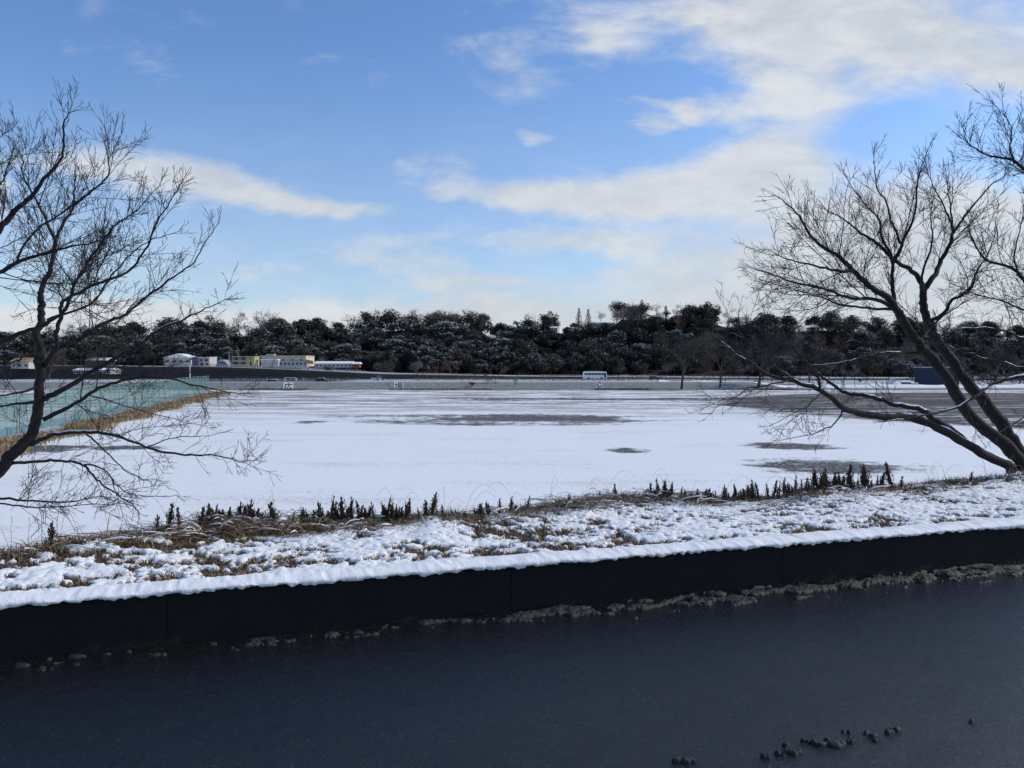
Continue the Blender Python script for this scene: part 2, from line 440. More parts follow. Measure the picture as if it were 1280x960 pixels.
# ------------------------------------------------------------ ground sheet
def axis(segs):
    out = []
    for a, b_, n in segs: out += list(np.linspace(a, b_, n, endpoint=False))
    return np.array(out + [segs[-1][1]])
gx = axis([(-3000, -400, 10), (-400, -60, 60), (-60, -12, 40), (-12, 14, 60), (14, 60, 40), (60, 400, 60), (400, 3000, 10)])
gy = axis([(-200, 0, 10), (0, 30, 80), (30, 170, 60), (170, 210, 50), (210, 300, 20), (300, 310, 24), (310, 345, 8), (345, 450, 40), (450, 3500, 12)])
GX, GY = np.meshgrid(gx, gy)
H = ground_h(GX.ravel(), GY.ravel())
me = npmesh('ground', np.stack([GX.ravel(), GY.ravel(), H], 1), gridfaces(len(gx), len(gy)), M['ground'])
tag(link('ground', me), kind='structure', label='snow covered sports field with thawed dark patches')

# ------------------------------------------------------------ road
ux = Vector((.954, .299, 0)); un = Vector((-.299, .954, 0)); W0 = Vector((0, 4.97, 0))
def L(u, s, z): return W0 + ux * u + un * s + Vector((0, 0, z))
vs = []; us = np.linspace(-60, 60, 61); ss_ = np.linspace(-11, .02, 12)
UU, SS = np.meshgrid(us, ss_)
def Lnp(U_, S_, Z_): return np.stack([ux.x * U_ + un.x * S_, 4.97 + ux.y * U_ + un.y * S_, Z_], 1)
me = npmesh('road', Lnp(UU.ravel(), SS.ravel(), ROAD_Z + .01 * np.abs(SS.ravel()) * .8), gridfaces(61, 12), M['road'])
tag(link('road', me), kind='structure', label='dark wet asphalt road')

# ------------------------------------------------------------ low concrete wall with snow on it
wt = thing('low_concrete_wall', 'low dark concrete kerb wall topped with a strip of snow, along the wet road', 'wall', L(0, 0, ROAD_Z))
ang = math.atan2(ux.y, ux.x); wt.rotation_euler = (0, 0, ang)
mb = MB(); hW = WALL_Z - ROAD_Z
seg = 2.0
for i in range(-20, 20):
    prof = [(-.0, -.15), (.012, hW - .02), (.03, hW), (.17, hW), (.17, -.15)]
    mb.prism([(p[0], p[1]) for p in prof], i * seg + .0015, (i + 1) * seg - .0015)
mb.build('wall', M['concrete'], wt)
nu, nv = 2600, 9
u = np.linspace(-14, 16, nu); prof_s = np.array([-.012, -.022, -.012, .02, .07, .12, .16, .2, .24]); prof_z = np.array([-.010, .004, .018, .030, .034, .034, .03, .02, -.02])
UU, VV = np.meshgrid(u, np.arange(nv)); UU = UU.ravel(); VV = VV.ravel()
edge_n = (fbm(UU * 9, VV * .3 + 3) - .5); fn = fbm(UU * 30, VV * .9, 3) - .5; ln = fbm(UU * 1.3, VV * 0 + 9, 3) - .5
S_ = prof_s[VV] + edge_n * .022 * (VV < 4) + fn * .012 * (VV < 4)
Z_ = hW + prof_z[VV] * (1 + ln * .8) + fn * .026 + edge_n * .012 * (VV < 2)
me = npmesh('snow_strip', np.stack([UU, S_, Z_], 1), gridfaces(nu, nv)[:, ::-1], M['snowcap'])
link('snow_strip', me, wt)

# ------------------------------------------------------------ verge (fine mesh)
nu, nv = 1500, 330
uu = np.linspace(-7.5, 11, nu); vv = np.linspace(0, 1, nv)
UU, VV = np.meshgrid(uu, vv); UU = UU.ravel(); VV = VV.ravel()
CPX = [-400, 0, 100, 200, 300, 375, 430, 480, 540, 600, 657, 712, 770, 830, 890, 922, 980, 1030, 1085, 1117, 1214, 1280, 1600]
CPY = [716, 692, 674, 664, 657, 662, 654, 650, 645, 647, 638, 631, 625, 623, 629, 626, 623, 611, 612, 612, 602, 594, 578]
def verge_surface(x, y):
    s = s_of(x, y); sr = ridge_s(x)
    q = s / sr
    yr = wall_y(x) + sr * .95 / .954; px = 640 + F * x / np.maximum(yr, 1)
    zr = EYE - (np.interp(px, CPX, CPY) - HZ) / F * yr
    base = WALL_Z - .005
    amp = np.clip(zr - base - .01, -.2, .3)
    z = base + amp * np.exp(-((q - .95) / np.where(q < .95, .34, .2)) ** 2) * (.85 + .3 * fbm(x * 1.1, y * .9 + 4, 3)) - np.maximum(0, s - sr - .06) * .8
    lumps = (fbm(x * 4, y * 4, 3) - .5) * .04 + (fbm(x * 15 + 3, y * 15, 2) - .5) * .014 + (fbm(x * 34 + 3, y * 34, 3) - .5) * .018 + (np.abs(fbm(x * 34 + 3, y * 34, 2) - .5)) * -.03
    return z, lumps, q, s
X0 = ux.x * UU; S0 = VV * (ridge_s(ux.x * UU) + 1.1) + .14
XY = Lnp(UU, S0, np.zeros_like(UU)); x, y = XY[:, 0], XY[:, 1]
z, lumps, q, s = verge_surface(x, y)
tuft = .55 * fbm(x * 6 + 50, y * 9 + 20, 4) + .45 * fbm(x * 19 + 5, y * 26, 3); tb = fbm(x * 1.7 + 9, y * 2.6 + 31, 3)
front = np.exp(-((s - .30) / .07) ** 2) * .21 * sstep(.42, .55, fbm(x * 3.1 + 70, y * 1.2, 3))
rear = .17 * sstep(.62, .85, q) * sstep(.40, .6, fbm(x * 2.2 + 5, y * 2.2, 3)) + .13 * sstep(1.05, 1.2, q)
left = .09 * sstep(-1.0, -3.0, x) * sstep(.35, .7, q)
bare = (tuft - .5) * 2.6 + (tb - .5) * .9 + .33 + front * 2.0 + rear * 1.3 + left * 1.2 - .06
bare = np.clip(bare, 0, 1)
ed = sstep(.0, .16, s - .14)
bm_ = sstep(.40, .55, bare)
z = z + lumps * (.35 + .65 * ed) * (1 - .4 * bm_) + .018 * (1 - bm_) + bm_ * (-.012 + .03 * (fbm(x * 40, y * 40, 2) - .4))
XY[:, 2] = z
me = npmesh('snow_verge', XY, gridfaces(nu, nv), M['verge'])
at = me.attributes.new('bare', 'FLOAT', 'POINT'); at.data.foreach_set('value', bare.astype(np.float32))
tag(link('snow_verge', me), kind='structure', label='snowy grass verge behind the low wall')
def vz(px_, py_):  # height of verge at world x,y
    z_, l_, q_, s__ = verge_surface(np.array([px_]), np.array([py_])); return float(z_[0] + l_[0] * .8)
def ridge_pt(px, frac=1.0, back=0.0):
    """point on the verge crest in the direction of photo column px"""
    k = (px - 640) / F
    y = 6.5
    for _ in range(12):
        x = k * y; y = wall_y(x) + (float(ridge_s(x)) * frac + back) / .954
    x = k * y
    return x, y

# ------------------------------------------------------------ grass blades (one uncountable mass)
def blades(name, label, pts, hgt, mat, wd=.006, lean=.6, mats=None, seed=1):
    """pts: (n,3) base points; each a bent, tapered blade"""
    r = np.random.default_rng(seed); n = len(pts)
    a = r.random(n) * 2 * math.pi; h = hgt * (.5 + r.random(n)); ln = lean * (.3 + r.random(n)) * h
    dx, dy = np.cos(a), np.sin(a)
    wx, wy = -dy * wd / 2, dx * wd / 2
    V_ = np.zeros((n, 5, 3)); B = pts
    for k, (tt, ww) in enumerate(((0, 1), (.55, .75))):
        off = np.stack([dx * ln * tt ** 2, dy * ln * tt ** 2, h * tt * (1 - .25 * tt)], 1)
        for j, sg in enumerate((-1, 1)):
            V_[:, k * 2 + j] = B + off + np.stack([wx * ww * sg, wy * ww * sg, np.zeros(n)], 1)
    V_[:, 4] = B + np.stack([dx * ln, dy * ln, h * (.85 - .5 * lean * r.random(n))], 1)
    base = np.arange(n)[:, None] * 5
    F_ = np.concatenate([base + np.array([[0, 1, 3]]), base + np.array([[0, 3, 2]]), base + np.array([[2, 3, 4]])])
    mi = None
    ms = mat if isinstance(mat, list) else [mat]
    if len(ms) > 1:
        q_ = (r.random(n) * len(ms)).astype(int); mi = np.concatenate([q_, q_, q_])
    me = npmesh(name, V_.reshape(-1, 3), F_, ms, False, mi)
    return tag(link(name, me), label, None, None, 'stuff')
# on the bare tufts
idx = np.where((bare > .50) & (s > .2) & (q < 1.15))[0]
pick = rng.choice(idx, 46000, replace=True)
pb = XY[pick] + rng.normal(0, .008, (len(pick), 3)) * np.array([1, 1, 0])
blades('verge_grass', 'short dead brown grass poking through the snow on the verge', pb, .042, [M['straw2'], M['stub'], M['straw']], .0045, 1.0, seed=3)
# straw along the crest
pts = []
for i in range(30000):
    px = random.uniform(-40, 1330)
    wgt = .25 + .75 * (1 if (470 < px < 600 or 240 < px < 400 or 640 < px < 900 or 990 < px < 1290) else 0) * random.random()
    cl_ = vnoise(np.array([px * .045]), np.array([3.3]))[0]
    if random.random() > wgt * (.25 + 1.2 * cl_): continue
    fr = random.gauss(.97, .10); x_, y_ = ridge_pt(px, fr)
    pts.append((x_, y_, vz(x_, y_) - .01))
pts = np.array(pts)
blades('crest_grass', 'tan straw grass along the crest of the verge', pts, .085, [M['straw'], M['straw2'], M['straw2']], .0055, 1.3, seed=5)

# bent over dead stems with snow on them
mb = MB(); ms = MB()
def stem(px, frac, length, hgt, r0=.0022, snow=.3, mi=0, az=None):
    x_, y_ = ridge_pt(px, frac); p0 = Vector((x_, y_, vz(x_, y_) - .01))
    az = random.uniform(0, 2 * math.pi) if az is None else az
    dr = Vector((math.cos(az), math.sin(az) * .6, 0)); pp = []
    for k in range(7):
        tt = k / 6
        pp.append(p0 + dr * length * tt ** 1.3 + Vector((random.uniform(-.006, .006), random.uniform(-.006, .006), hgt * math.sin(tt * math.pi * .72) * 1.0)))
    mb.tube(pp, [r0 * (1 - .6 * k / 6) for k in range(7)], 4, mi, False)
    if random.random() < snow:
        a_, b_ = random.randint(1, 3), 6
        q2 = [p + Vector((0, 0, r0 * 1.6)) for p in pp[a_:b_]]
        ms.tube(q2, [r0 * 1.2] + [r0 * random.uniform(2.0, 3.4) for _ in q2[2:]] + [r0 * .8], 5, 0)
for a_, b_, n_, hh in [(150, 240, 120, .06), (240, 400, 900, .13), (400, 470, 260, .08), (480, 600, 100, .05), (590, 700, 170, .08), (690, 900, 560, .10), (900, 960, 60, .05), (985, 1110, 240, .08), (20, 150, 90, .07)]:
    for _ in range(n_):
        stem(random.uniform(a_, b_), random.uniform(.78, 1.02), random.uniform(.08, .40), random.uniform(.3, 1.1) * hh, random.uniform(.0014, .0030), .12, random.choice([0, 0, 1]))
for px in [12, 38, 60, 75, 100, 128, 135, 210, 338, 345, 500, 560, 581, 690, 730, 640, 760, 838, 862, 905, 948, 1005, 1120, 1160, 1172, 1183, 1240, 1262]:
    for _ in range(2): stem(px + random.uniform(-6, 6), 1.0, random.uniform(.05, .3), random.uniform(.12, .30), .0016, 0, 1)
o = mb.build('fallen_stems', [M['straw2'], M['straw']]); tag(o, 'tangle of bent dead stems lying along the crest of the verge', None, None, 'stuff')
o = ms.build('snow_on_stems', M['snow'], smooth=True); tag(o, 'snow lying on the bent dead stems', None, None, 'stuff')

# ------------------------------------------------------------ dark spiky dead plants along the crest
def make_stub(seed, slim=1.0, twin=False):
    r = random.Random(seed); mb = MB()
    mb.tube([Vector((0, 0, -.14)), Vector((.01, 0, .1)), Vector((0.002, 0.01, .4)), Vector((-.01, 0, .7)), Vector((.0, 0, .95))], [.02, .04 * slim, .055 * slim, .035 * slim, .006], 7)
    n = 60
    for i in range(n):
        z0 = .02 + .86 * (i / n); a = r.uniform(0, 2 * math.pi)
        wmax = (.15 if z0 < .62 else .125 * (1 - (z0 - .62) / .46)) * slim * r.uniform(.65, 1.2)
        ln = r.uniform(.10, .2)
        d1 = Vector((math.cos(a), math.sin(a), 0)); tn = Vector((-math.sin(a), math.cos(a), 0))
        up = 1 if r.random() < .5 else -.8
        p0 = Vector((0, 0, z0)); p1 = d1 * wmax * .85 + Vector((0, 0, z0 + ln * .35 * up)); p2 = d1 * wmax * r.uniform(.55, 1.0) + Vector((0, 0, z0 + ln * up)) + tn * r.uniform(-.02, .02)
        wv = tn * r.uniform(.018, .034) + d1 * r.uniform(-.008, .008)
        mb.add([p0 - wv * .4, p0 + wv * .4, p1 + wv, p2, p1 - wv, p1 + d1 * .012], [(0, 1, 5), (1, 2, 5), (2, 3, 5), (3, 4, 5), (4, 0, 5)])
    return mb
protos = [make_stub(i, sl_).mesh('dead_spike_plant', [M['stub']]) for i, sl_ in ((1, 1.0), (2, .8), (3, 1.15), (4, .62), (5, .95))]
snowtips = []
for i in range(3):
    ms_ = MB(); rr_ = random.Random(i + 40)
    for k in range(1):
        c = Vector((rr_.uniform(-.05, .05), rr_.uniform(-.06, 0), rr_.uniform(.35, .97)))
        if k == 0: c = Vector((0, 0, .96))
        r_ = rr_.uniform(.018, .032)
        ms_.tube([c - Vector((0, 0, r_)), c - Vector((0, 0, r_ * .3)), c + Vector((0, 0, r_ * .5)), c + Vector((0, 0, r_))], [r_ * .5, r_, r_ * .8, r_ * .2], 6)
    snowtips.append(ms_.mesh('snow_tip', M['snow'], True))
STUBS = [(62, 652, 682, 1.5), (194, 640, 660), (209, 626, 657), (222, 633, 657), (250, 634, 655), (258, 630, 656), (266, 628, 654), (274, 636, 655), (283, 632, 655), (297, 628, 652), (306, 625, 650), (314, 627, 650), (321, 634, 652),
    (344, 626, 648), (362, 640, 662), (375, 631, 665), (383, 640, 668), (397, 630, 660), (404, 624, 655), (413, 620, 652), (420, 632, 655), (428, 621, 650), (437, 620, 650), (450, 625, 655), (459, 630, 655), (468, 628, 650), (481, 620, 647, 1.25), (491, 627, 645), (500, 633, 645),
    (507, 622, 641), (525, 634, 641), (532, 623, 641), (539, 615, 641), (553, 630, 643), (566, 632, 645), (572, 636, 645), (596, 630, 645), (602, 628, 642), (611, 625, 643), (624, 621, 641), (638, 621, 640), (646, 630, 640), (657, 618, 637),
    (712, 617, 627), (751, 613, 624), (770, 605, 621), (780, 614, 626), (791, 615, 629), (807, 610, 622), (814, 603, 621), (824, 598, 618), (828, 596, 618), (833, 602, 620), (838, 601, 622), (851, 607, 626), (857, 612, 627), (865, 613, 628), (871, 611, 627),
    (880, 609, 627), (886, 612, 628), (892, 610, 627), (897, 613, 627), (906, 608, 622), (911, 606, 621), (916, 612, 622), (922, 605, 623), (930, 611, 622), (935, 605, 621), (941, 600, 624), (950, 601, 626), (962, 604, 625), (967, 599, 624), (974, 602, 624), (980, 596, 618), (988, 601, 618), (995, 594, 618),
    (1003, 600, 620), (1007, 596, 620), (1011, 601, 620), (1019, 590, 618, .9), (1023, 583, 604), (1028, 582, 604), (1035, 588, 604), (1041, 588, 604), (1047, 592, 605), (1052, 587, 604), (1059, 581, 605), (1066, 593, 606), (1079, 589, 610), (1085, 575, 611), (1090, 598, 611), (1097, 592, 607), (1102, 588, 606), (1117, 578, 611), (1126, 594, 607), (1214, 587, 598)]
SL = {62: 'squat dark dead plant standing apart at the left end of the row on the verge', 481: 'broad dark dead plant, the bulkiest of the left part of the row on the verge',
      539: 'slender dark dead plant, tallest of its small cluster in the middle of the verge', 657: 'lone dark pointed dead plant just left of the bare gap in the row',
      712: 'small dark dead plant alone in the gap between the middle and right groups', 751: 'tiny dark dead plant between the fallen stems right of the gap', 770: 'dark upright dead plant at the left edge of the right group',
      828: 'dark dead plant at the peak of the dense cluster over the fallen stems', 1085: 'tallest dark spike plant near the right tree, before the thawed patch', 1117: 'tall narrow dark spike, second tallest, right of the tallest one near the right tree',
      1214: 'short dark dead plant by itself beneath the right tree', 209: 'twin leafed dark dead plant at the head of the left group beside the twigs'}
_n0 = len(STUBS)
for a_, b_, n_ in ((245, 350, 26), (365, 510, 36), (585, 615, 3), (780, 900, 18), (915, 1070, 26), (1075, 1110, 3)):
    for _ in range(n_):
        e = min(STUBS[:_n0], key=lambda q: abs(q[0] - (a_ + (b_ - a_) * random.random()))); px = e[0] + random.uniform(-6, 6)
        hh = (e[2] - e[1]) * random.uniform(.45, .85); STUBS.append((round(px + .31, 2), e[2] - hh, e[2]))
for i, e in enumerate(STUBS):
    px, ty, by = e[:3]; wk = e[3] if len(e) > 3 else 1.0
    # put the foot on the verge where the photo shows it
    x_, y_ = ridge_pt(px, .95 + random.uniform(-.05, .04))
    z_ = vz(x_, y_) - .015
    top = P(px, ty, y_).z; h = max(.07, top - z_) * random.uniform(.95, 1.05)
    o = thing('dead_spike_plant', 'small dark dead spike plant in the dense row along the verge crest', 'plant', (x_, y_, z_), random.uniform(0, 6.28), 'dark dead plants along the verge crest')
    if px in SL: o['label'] = SL[px]
    wd_ = h * .98 * wk * random.uniform(.62, 1.25)
    pr = random.choice(protos)
    c = link('leaves', pr, o); o.scale = (wd_ * 1.25, wd_ * 1.25, h); o.rotation_euler = (random.uniform(-.2, .2), random.uniform(-.2, .2), random.uniform(0, 6))
    if random.random() < .45: link('snow_tip', random.choice(snowtips), o)

# ------------------------------------------------------------ slush on the road
mb = MB(); 
ico_me = None
def blob(mb, c, r, fl=.45, seed=0, n=9):
    rr_ = random.Random(seed); o = len(mb.v); rings = 6
    ph = [rr_.uniform(0, 6.28) for _ in range(4)]
    for i in range(rings + 1):
        th = math.pi * i / rings
        for k in range(n):
            a = 2 * math.pi * k / n
            q_ = r * (1 + .22 * math.sin(2 * a + ph[0]) + .16 * math.sin(3 * a + ph[1] + th * 2) + .12 * math.sin(5 * a + ph[2]) + rr_.uniform(-.12, .12))
            mb.v.append(Vector((c[0] + q_ * 1.5 * math.sin(th) * math.cos(a + .29), c[1] + q_ * math.sin(th) * math.sin(a + .29), c[2] + r * fl * math.cos(th) * (1 + rr_.uniform(-.2, .2)))))
    for i in range(rings):
        for k in range(n):
            k2 = (k + 1) % n
            mb.f.append((o + i * n + k, o + (i + 1) * n + k, o + (i + 1) * n + k2, o + i * n + k2)); mb.mi.append(0)
nu, nv = 2400, 56
UU, VV = np.meshgrid(np.linspace(-6.5, 9.5, nu), np.linspace(-.42, .03, nv)); UU = UU.ravel(); VV = VV.ravel()
dens_ = .20 * sstep(-.5, 1.2, UU) + .12 + .34 * (fbm(UU * .9, UU * 0 + 7, 3) - .62)
band = np.exp(-((VV + .13 + .05 * (fbm(UU * 1.3, UU * 0 + 2, 2) - .5)) / .12) ** 2)
hh = (fbm(UU * 9, VV * 16 + 3, 4) - .62 + dens_ * .9 - (1 - band) * .35)
hh = np.where(hh > 0, .018 * np.sqrt(np.clip(hh, 0, 1) / .15), -.02 + hh * .05) + (fbm(UU * 70, VV * 70, 2) - .5) * .010 * (hh > 0)
P_ = Lnp(UU, VV, ROAD_Z + hh)
me_ = npmesh('slush', P_, gridfaces(nu, nv), M['slush']); o = link('slush', me_); tag(o, 'dirty slush lying on the road along the foot of the low wall', None, None, 'stuff')
def rp(px, py):
    d_ = (EYE - ROAD_Z - .02) * F / (py - HZ); p = P(px, py, d_); return p
k = 0; LUMPS = []
for px, py, r_ in [(1123, 918, .022), (1116, 920, .016), (1098, 926, .018), (1092, 922, .014), (1100, 929, .015), (1065, 932, .016), (1055, 934, .024), (1045, 936, .028), (1033, 935, .022), (1022, 933, .016), (1010, 931, .012), (1038, 930, .012), (1070, 929, .01),
                   (990, 944, .02), (986, 936, .012), (998, 946, .016), (980, 948, .012), (860, 957, .022), (850, 955, .016), (960, 952, .01), (1220, 906, .012), (1062, 920, .008)]:
    for j in range(3):
        k += 1; p = rp(px + random.uniform(-5, 5), py + random.uniform(-1.5, 1.5)); LUMPS.append((p.x, p.y, r_ * random.uniform(.45, .85)))
LA = np.array(LUMPS); GX2, GY2 = np.meshgrid(np.arange(LA[:, 0].min() - .05, LA[:, 0].max() + .05, .004), np.arange(LA[:, 1].min() - .05, LA[:, 1].max() + .05, .004))
hx = np.zeros(GX2.shape)
for a_, b_, c_ in LUMPS: hx = np.maximum(hx, np.exp(-(((GX2 - a_) / (c_ * 1.5)) ** 2 + ((GY2 - b_) / (c_ * 1.1)) ** 2)))
hx = hx + (fbm(GX2.ravel() * 45, GY2.ravel() * 45, 3).reshape(GX2.shape) - .5) * .7
hz_ = np.where(hx > .42, np.sqrt(np.clip(hx - .42, 0, 1)) * .022, -.02)
nxy = GX2.shape
s_l = (GY2 - wall_y(GX2)) * .954
me_ = npmesh('slush_lumps', np.stack([GX2.ravel(), GY2.ravel(), (ROAD_Z + .008 * np.abs(s_l) + hz_).ravel()], 1), gridfaces(nxy[1], nxy[0]), M['slush'])
o = link('slush_lumps', me_); tag(o, 'thin line of melting slush lumps on the open road', None, None, 'stuff')

# ------------------------------------------------------------ near bare trees
def smooth_curve(pts, rad, n):
    out = []; ro = []
    K = len(pts)
    for i in range(K - 1):
        p0 = pts[max(i - 1, 0)]; p1 = pts[i]; p2 = pts[i + 1]; p3 = pts[min(i + 2, K - 1)]
        for j in range(n):
            tt = j / n
            out.append(.5 * ((2 * p1) + (p2 - p0) * tt + (2 * p0 - 5 * p1 + 4 * p2 - p3) * tt ** 2 + (3 * p1 - p0 - 3 * p2 + p3) * tt ** 3))
            ro.append(rad[i] * (1 - tt) + rad[i + 1] * tt)
    out.append(pts[-1]); ro.append(rad[-1]); return out, ro
def grow(r, p, dr, length, rad, lvl, tw, up=.25, out=None, snowm=None, maxl=3):
    """a wandering shoot with side shoots; tw = MB that takes it"""
    n = max(3, int(length / .075)); n = min(n, 13); st = length / n
    pts = [p.copy()]; d_ = dr.normalized(); 
    curl = Vector((r.gauss(0, 1), r.gauss(0, 1), r.gauss(0, 1))) * .06
    zig = Vector((r.gauss(0, 1), r.gauss(0, 1), r.gauss(0, 1))) * .11
    for i in range(n):
        d_ = (d_ + curl + zig * (1 if i % 2 else -1) + Vector((r.gauss(0, .06), r.gauss(0, .06), r.gauss(0, .06) + up * .10))).normalized()
        pts.append(pts[-1] + d_ * st)
    tip = max(.0017, rad * .30)
    rads = [rad + (tip - rad) * (i / n) ** .8 for i in range(n + 1)]
    tw.tube(pts, rads, 5 if rad > .012 else (4 if rad > .006 else 3), 0, False)
    if snowm is not None and rad > .008 and r.random() < .5:
        a_ = 0; b_ = r.randint(2, n)
        q = [pts[i] + Vector((0, 0, rads[i] * .75)) for i in range(a_, b_ + 1)]
        if len(q) > 2: snowm.tube(q, [rads[a_] * .2] + [rads[i] * .75 for i in range(a_ + 1, b_)] + [rads[b_] * .2], 5, 0, False)
    if lvl >= maxl: return
    # side shoots
    m_ = int(length / (.055 if lvl < 2 else .070))
    for k in range(m_):
        f = r.uniform(.12, .98); i = min(n - 1, int(f * n)); q = pts[i].lerp(pts[i + 1], f * n - i)
        t_ = (pts[i + 1] - pts[i]).normalized()
        ax = Vector((r.gauss(0, 1), r.gauss(0, 1), r.gauss(0, 1))).cross(t_)
        if ax.length < 1e-3: continue
        ax.normalize(); an = r.uniform(.45, .95)
        dd = (t_ * math.cos(an) + ax * math.sin(an)); dd.z += up * .25; 
        ll = length * (1 - f * .6) * r.uniform(.25, .62)
        if ll < .035: continue
        grow(r, q, dd, ll, max(.0019, rads[i] * .55), lvl + 1, tw, up, None, snowm, maxl)
def near_tree(name, label, limbs, seed, base_extra=None, scale_d=1.0, dens=1.0):
    """limbs: dict(p=[(px,py)...], d=(d0,d1), r=(r0,r1) metres, up, snow, side)"""
    r = random.Random(seed)
    root = thing(name, label, 'tree')
    tr = MB(); tw = MB(); sn = MB()
    org = None
    for lb in limbs:
        px = lb['p']; d0, d1 = lb['d']; K = len(px)
        pts = [P(a, b_, d0 + (d1 - d0) * (i / (K - 1))) for i, (a, b_) in enumerate(px)]
        for i in range(1, K - 1): pts[i] += Vector((0, r.uniform(-.04, .04), 0))
        if 'pre' in lb: pts = [Vector(v) for v in lb['pre']] + pts; K = len(pts)
        r0, r1 = lb['r']; ra = [r0 + (r1 - r0) * (i / (K - 1)) ** .85 for i in range(K)]
        if lb.get('flare'): ra[0] *= 1.5
        cp, cr = smooth_curve(pts, ra, 6)
        for i in range(len(cr)): cr[i] *= .53 + r.uniform(-.025, .025)
        wob = Vector((0, 0, 0))
        for i in range(1, len(cp) - 1):
            wob = wob * .55 + Vector((r.gauss(0, 1), r.gauss(0, 1), r.gauss(0, 1))) * (.004 + min(.004, cr[i] * .06)); cp[i] += wob
        big = r0 > .022
        (tr if big else tw).tube(cp, cr, 10 if r0 > .06 else 7, 0, True)
        sv = lb.get('snow', 0)
        if sv:
            i = 2
            while i < len(cp) - 3:
                if r.random() < sv and abs((cp[i + 3] - cp[i]).normalized().z) < .62:
                    ln = r.randint(3, 12); q = []; qr = []
                    for j in range(i, min(i + ln, len(cp) - 1)):
                        hz = (cp[j + 1] - cp[j]).normalized(); lift = math.sqrt(max(0, 1 - hz.z ** 2))
                        q.append(cp[j] + Vector((0, 0, cr[j] * .62 * lift))); qr.append(cr[j] * (.66 + r.uniform(-.10, .10)))
                    if len(q) > 3:
                        qr[0] *= .3; qr[-1] *= .3
                        sn.tube(q, qr, 7, 0, True)
                    i += ln + r.randint(1, 4)
                else: i += 3
        # shoots off this limb
        tot = sum((cp[i + 1] - cp[i]).length for i in range(len(cp) - 1))
        a0 = lb.get('from', .12); n_ = int(tot * lb.get('side', 9) * dens * 1.55)
        for k in range(n_):
            f = a0 + (1 - a0) * r.random() ** .8; x_ = f * (len(cp) - 1); i = min(len(cp) - 2, int(x_)); q = cp[i].lerp(cp[i + 1], x_ - i)
            t_ = (cp[i + 1] - cp[i]).normalized()
            ax = Vector((r.gauss(0, 1), r.gauss(0, 1.0), r.gauss(0, 1))).cross(t_)
            if ax.length < 1e-3: continue
            ax.normalize(); an = r.uniform(.5, 1.1)
            dd = t_ * math.cos(an) + ax * math.sin(an); dd.z += lb.get('up', .3) * .6
            ll = lb.get('len', .55) * r.choice((.5, .9, 1.3, 1.9)) * r.uniform(.6, 1.1) * (1.12 - .86 * f)
            rr_ = min(cr[i] * .6, max(.0023, ll * .0072))
            grow(r, q, dd, ll, rr_, 1, tw, lb.get('up', .3), None, sn)
        # leader continues into a spray
        t_ = (cp[-1] - cp[-2]).normalized()
        for k in range(3 if r1 < .02 else 0):
            grow(r, cp[-1], t_ + Vector((r.gauss(0, .25), r.gauss(0, .25), r.gauss(0, .2))), lb.get('len', .55) * .26, cr[-1] * .8, 1, tw, lb.get('up', .3), None, sn)
    tr.build('trunk', M['bark'], root, True)
    tw.build('crown', M['twig'], root)
    if sn.v: sn.build('snow', M['snow'], root, True)['kind'] = 'stuff'
    return root

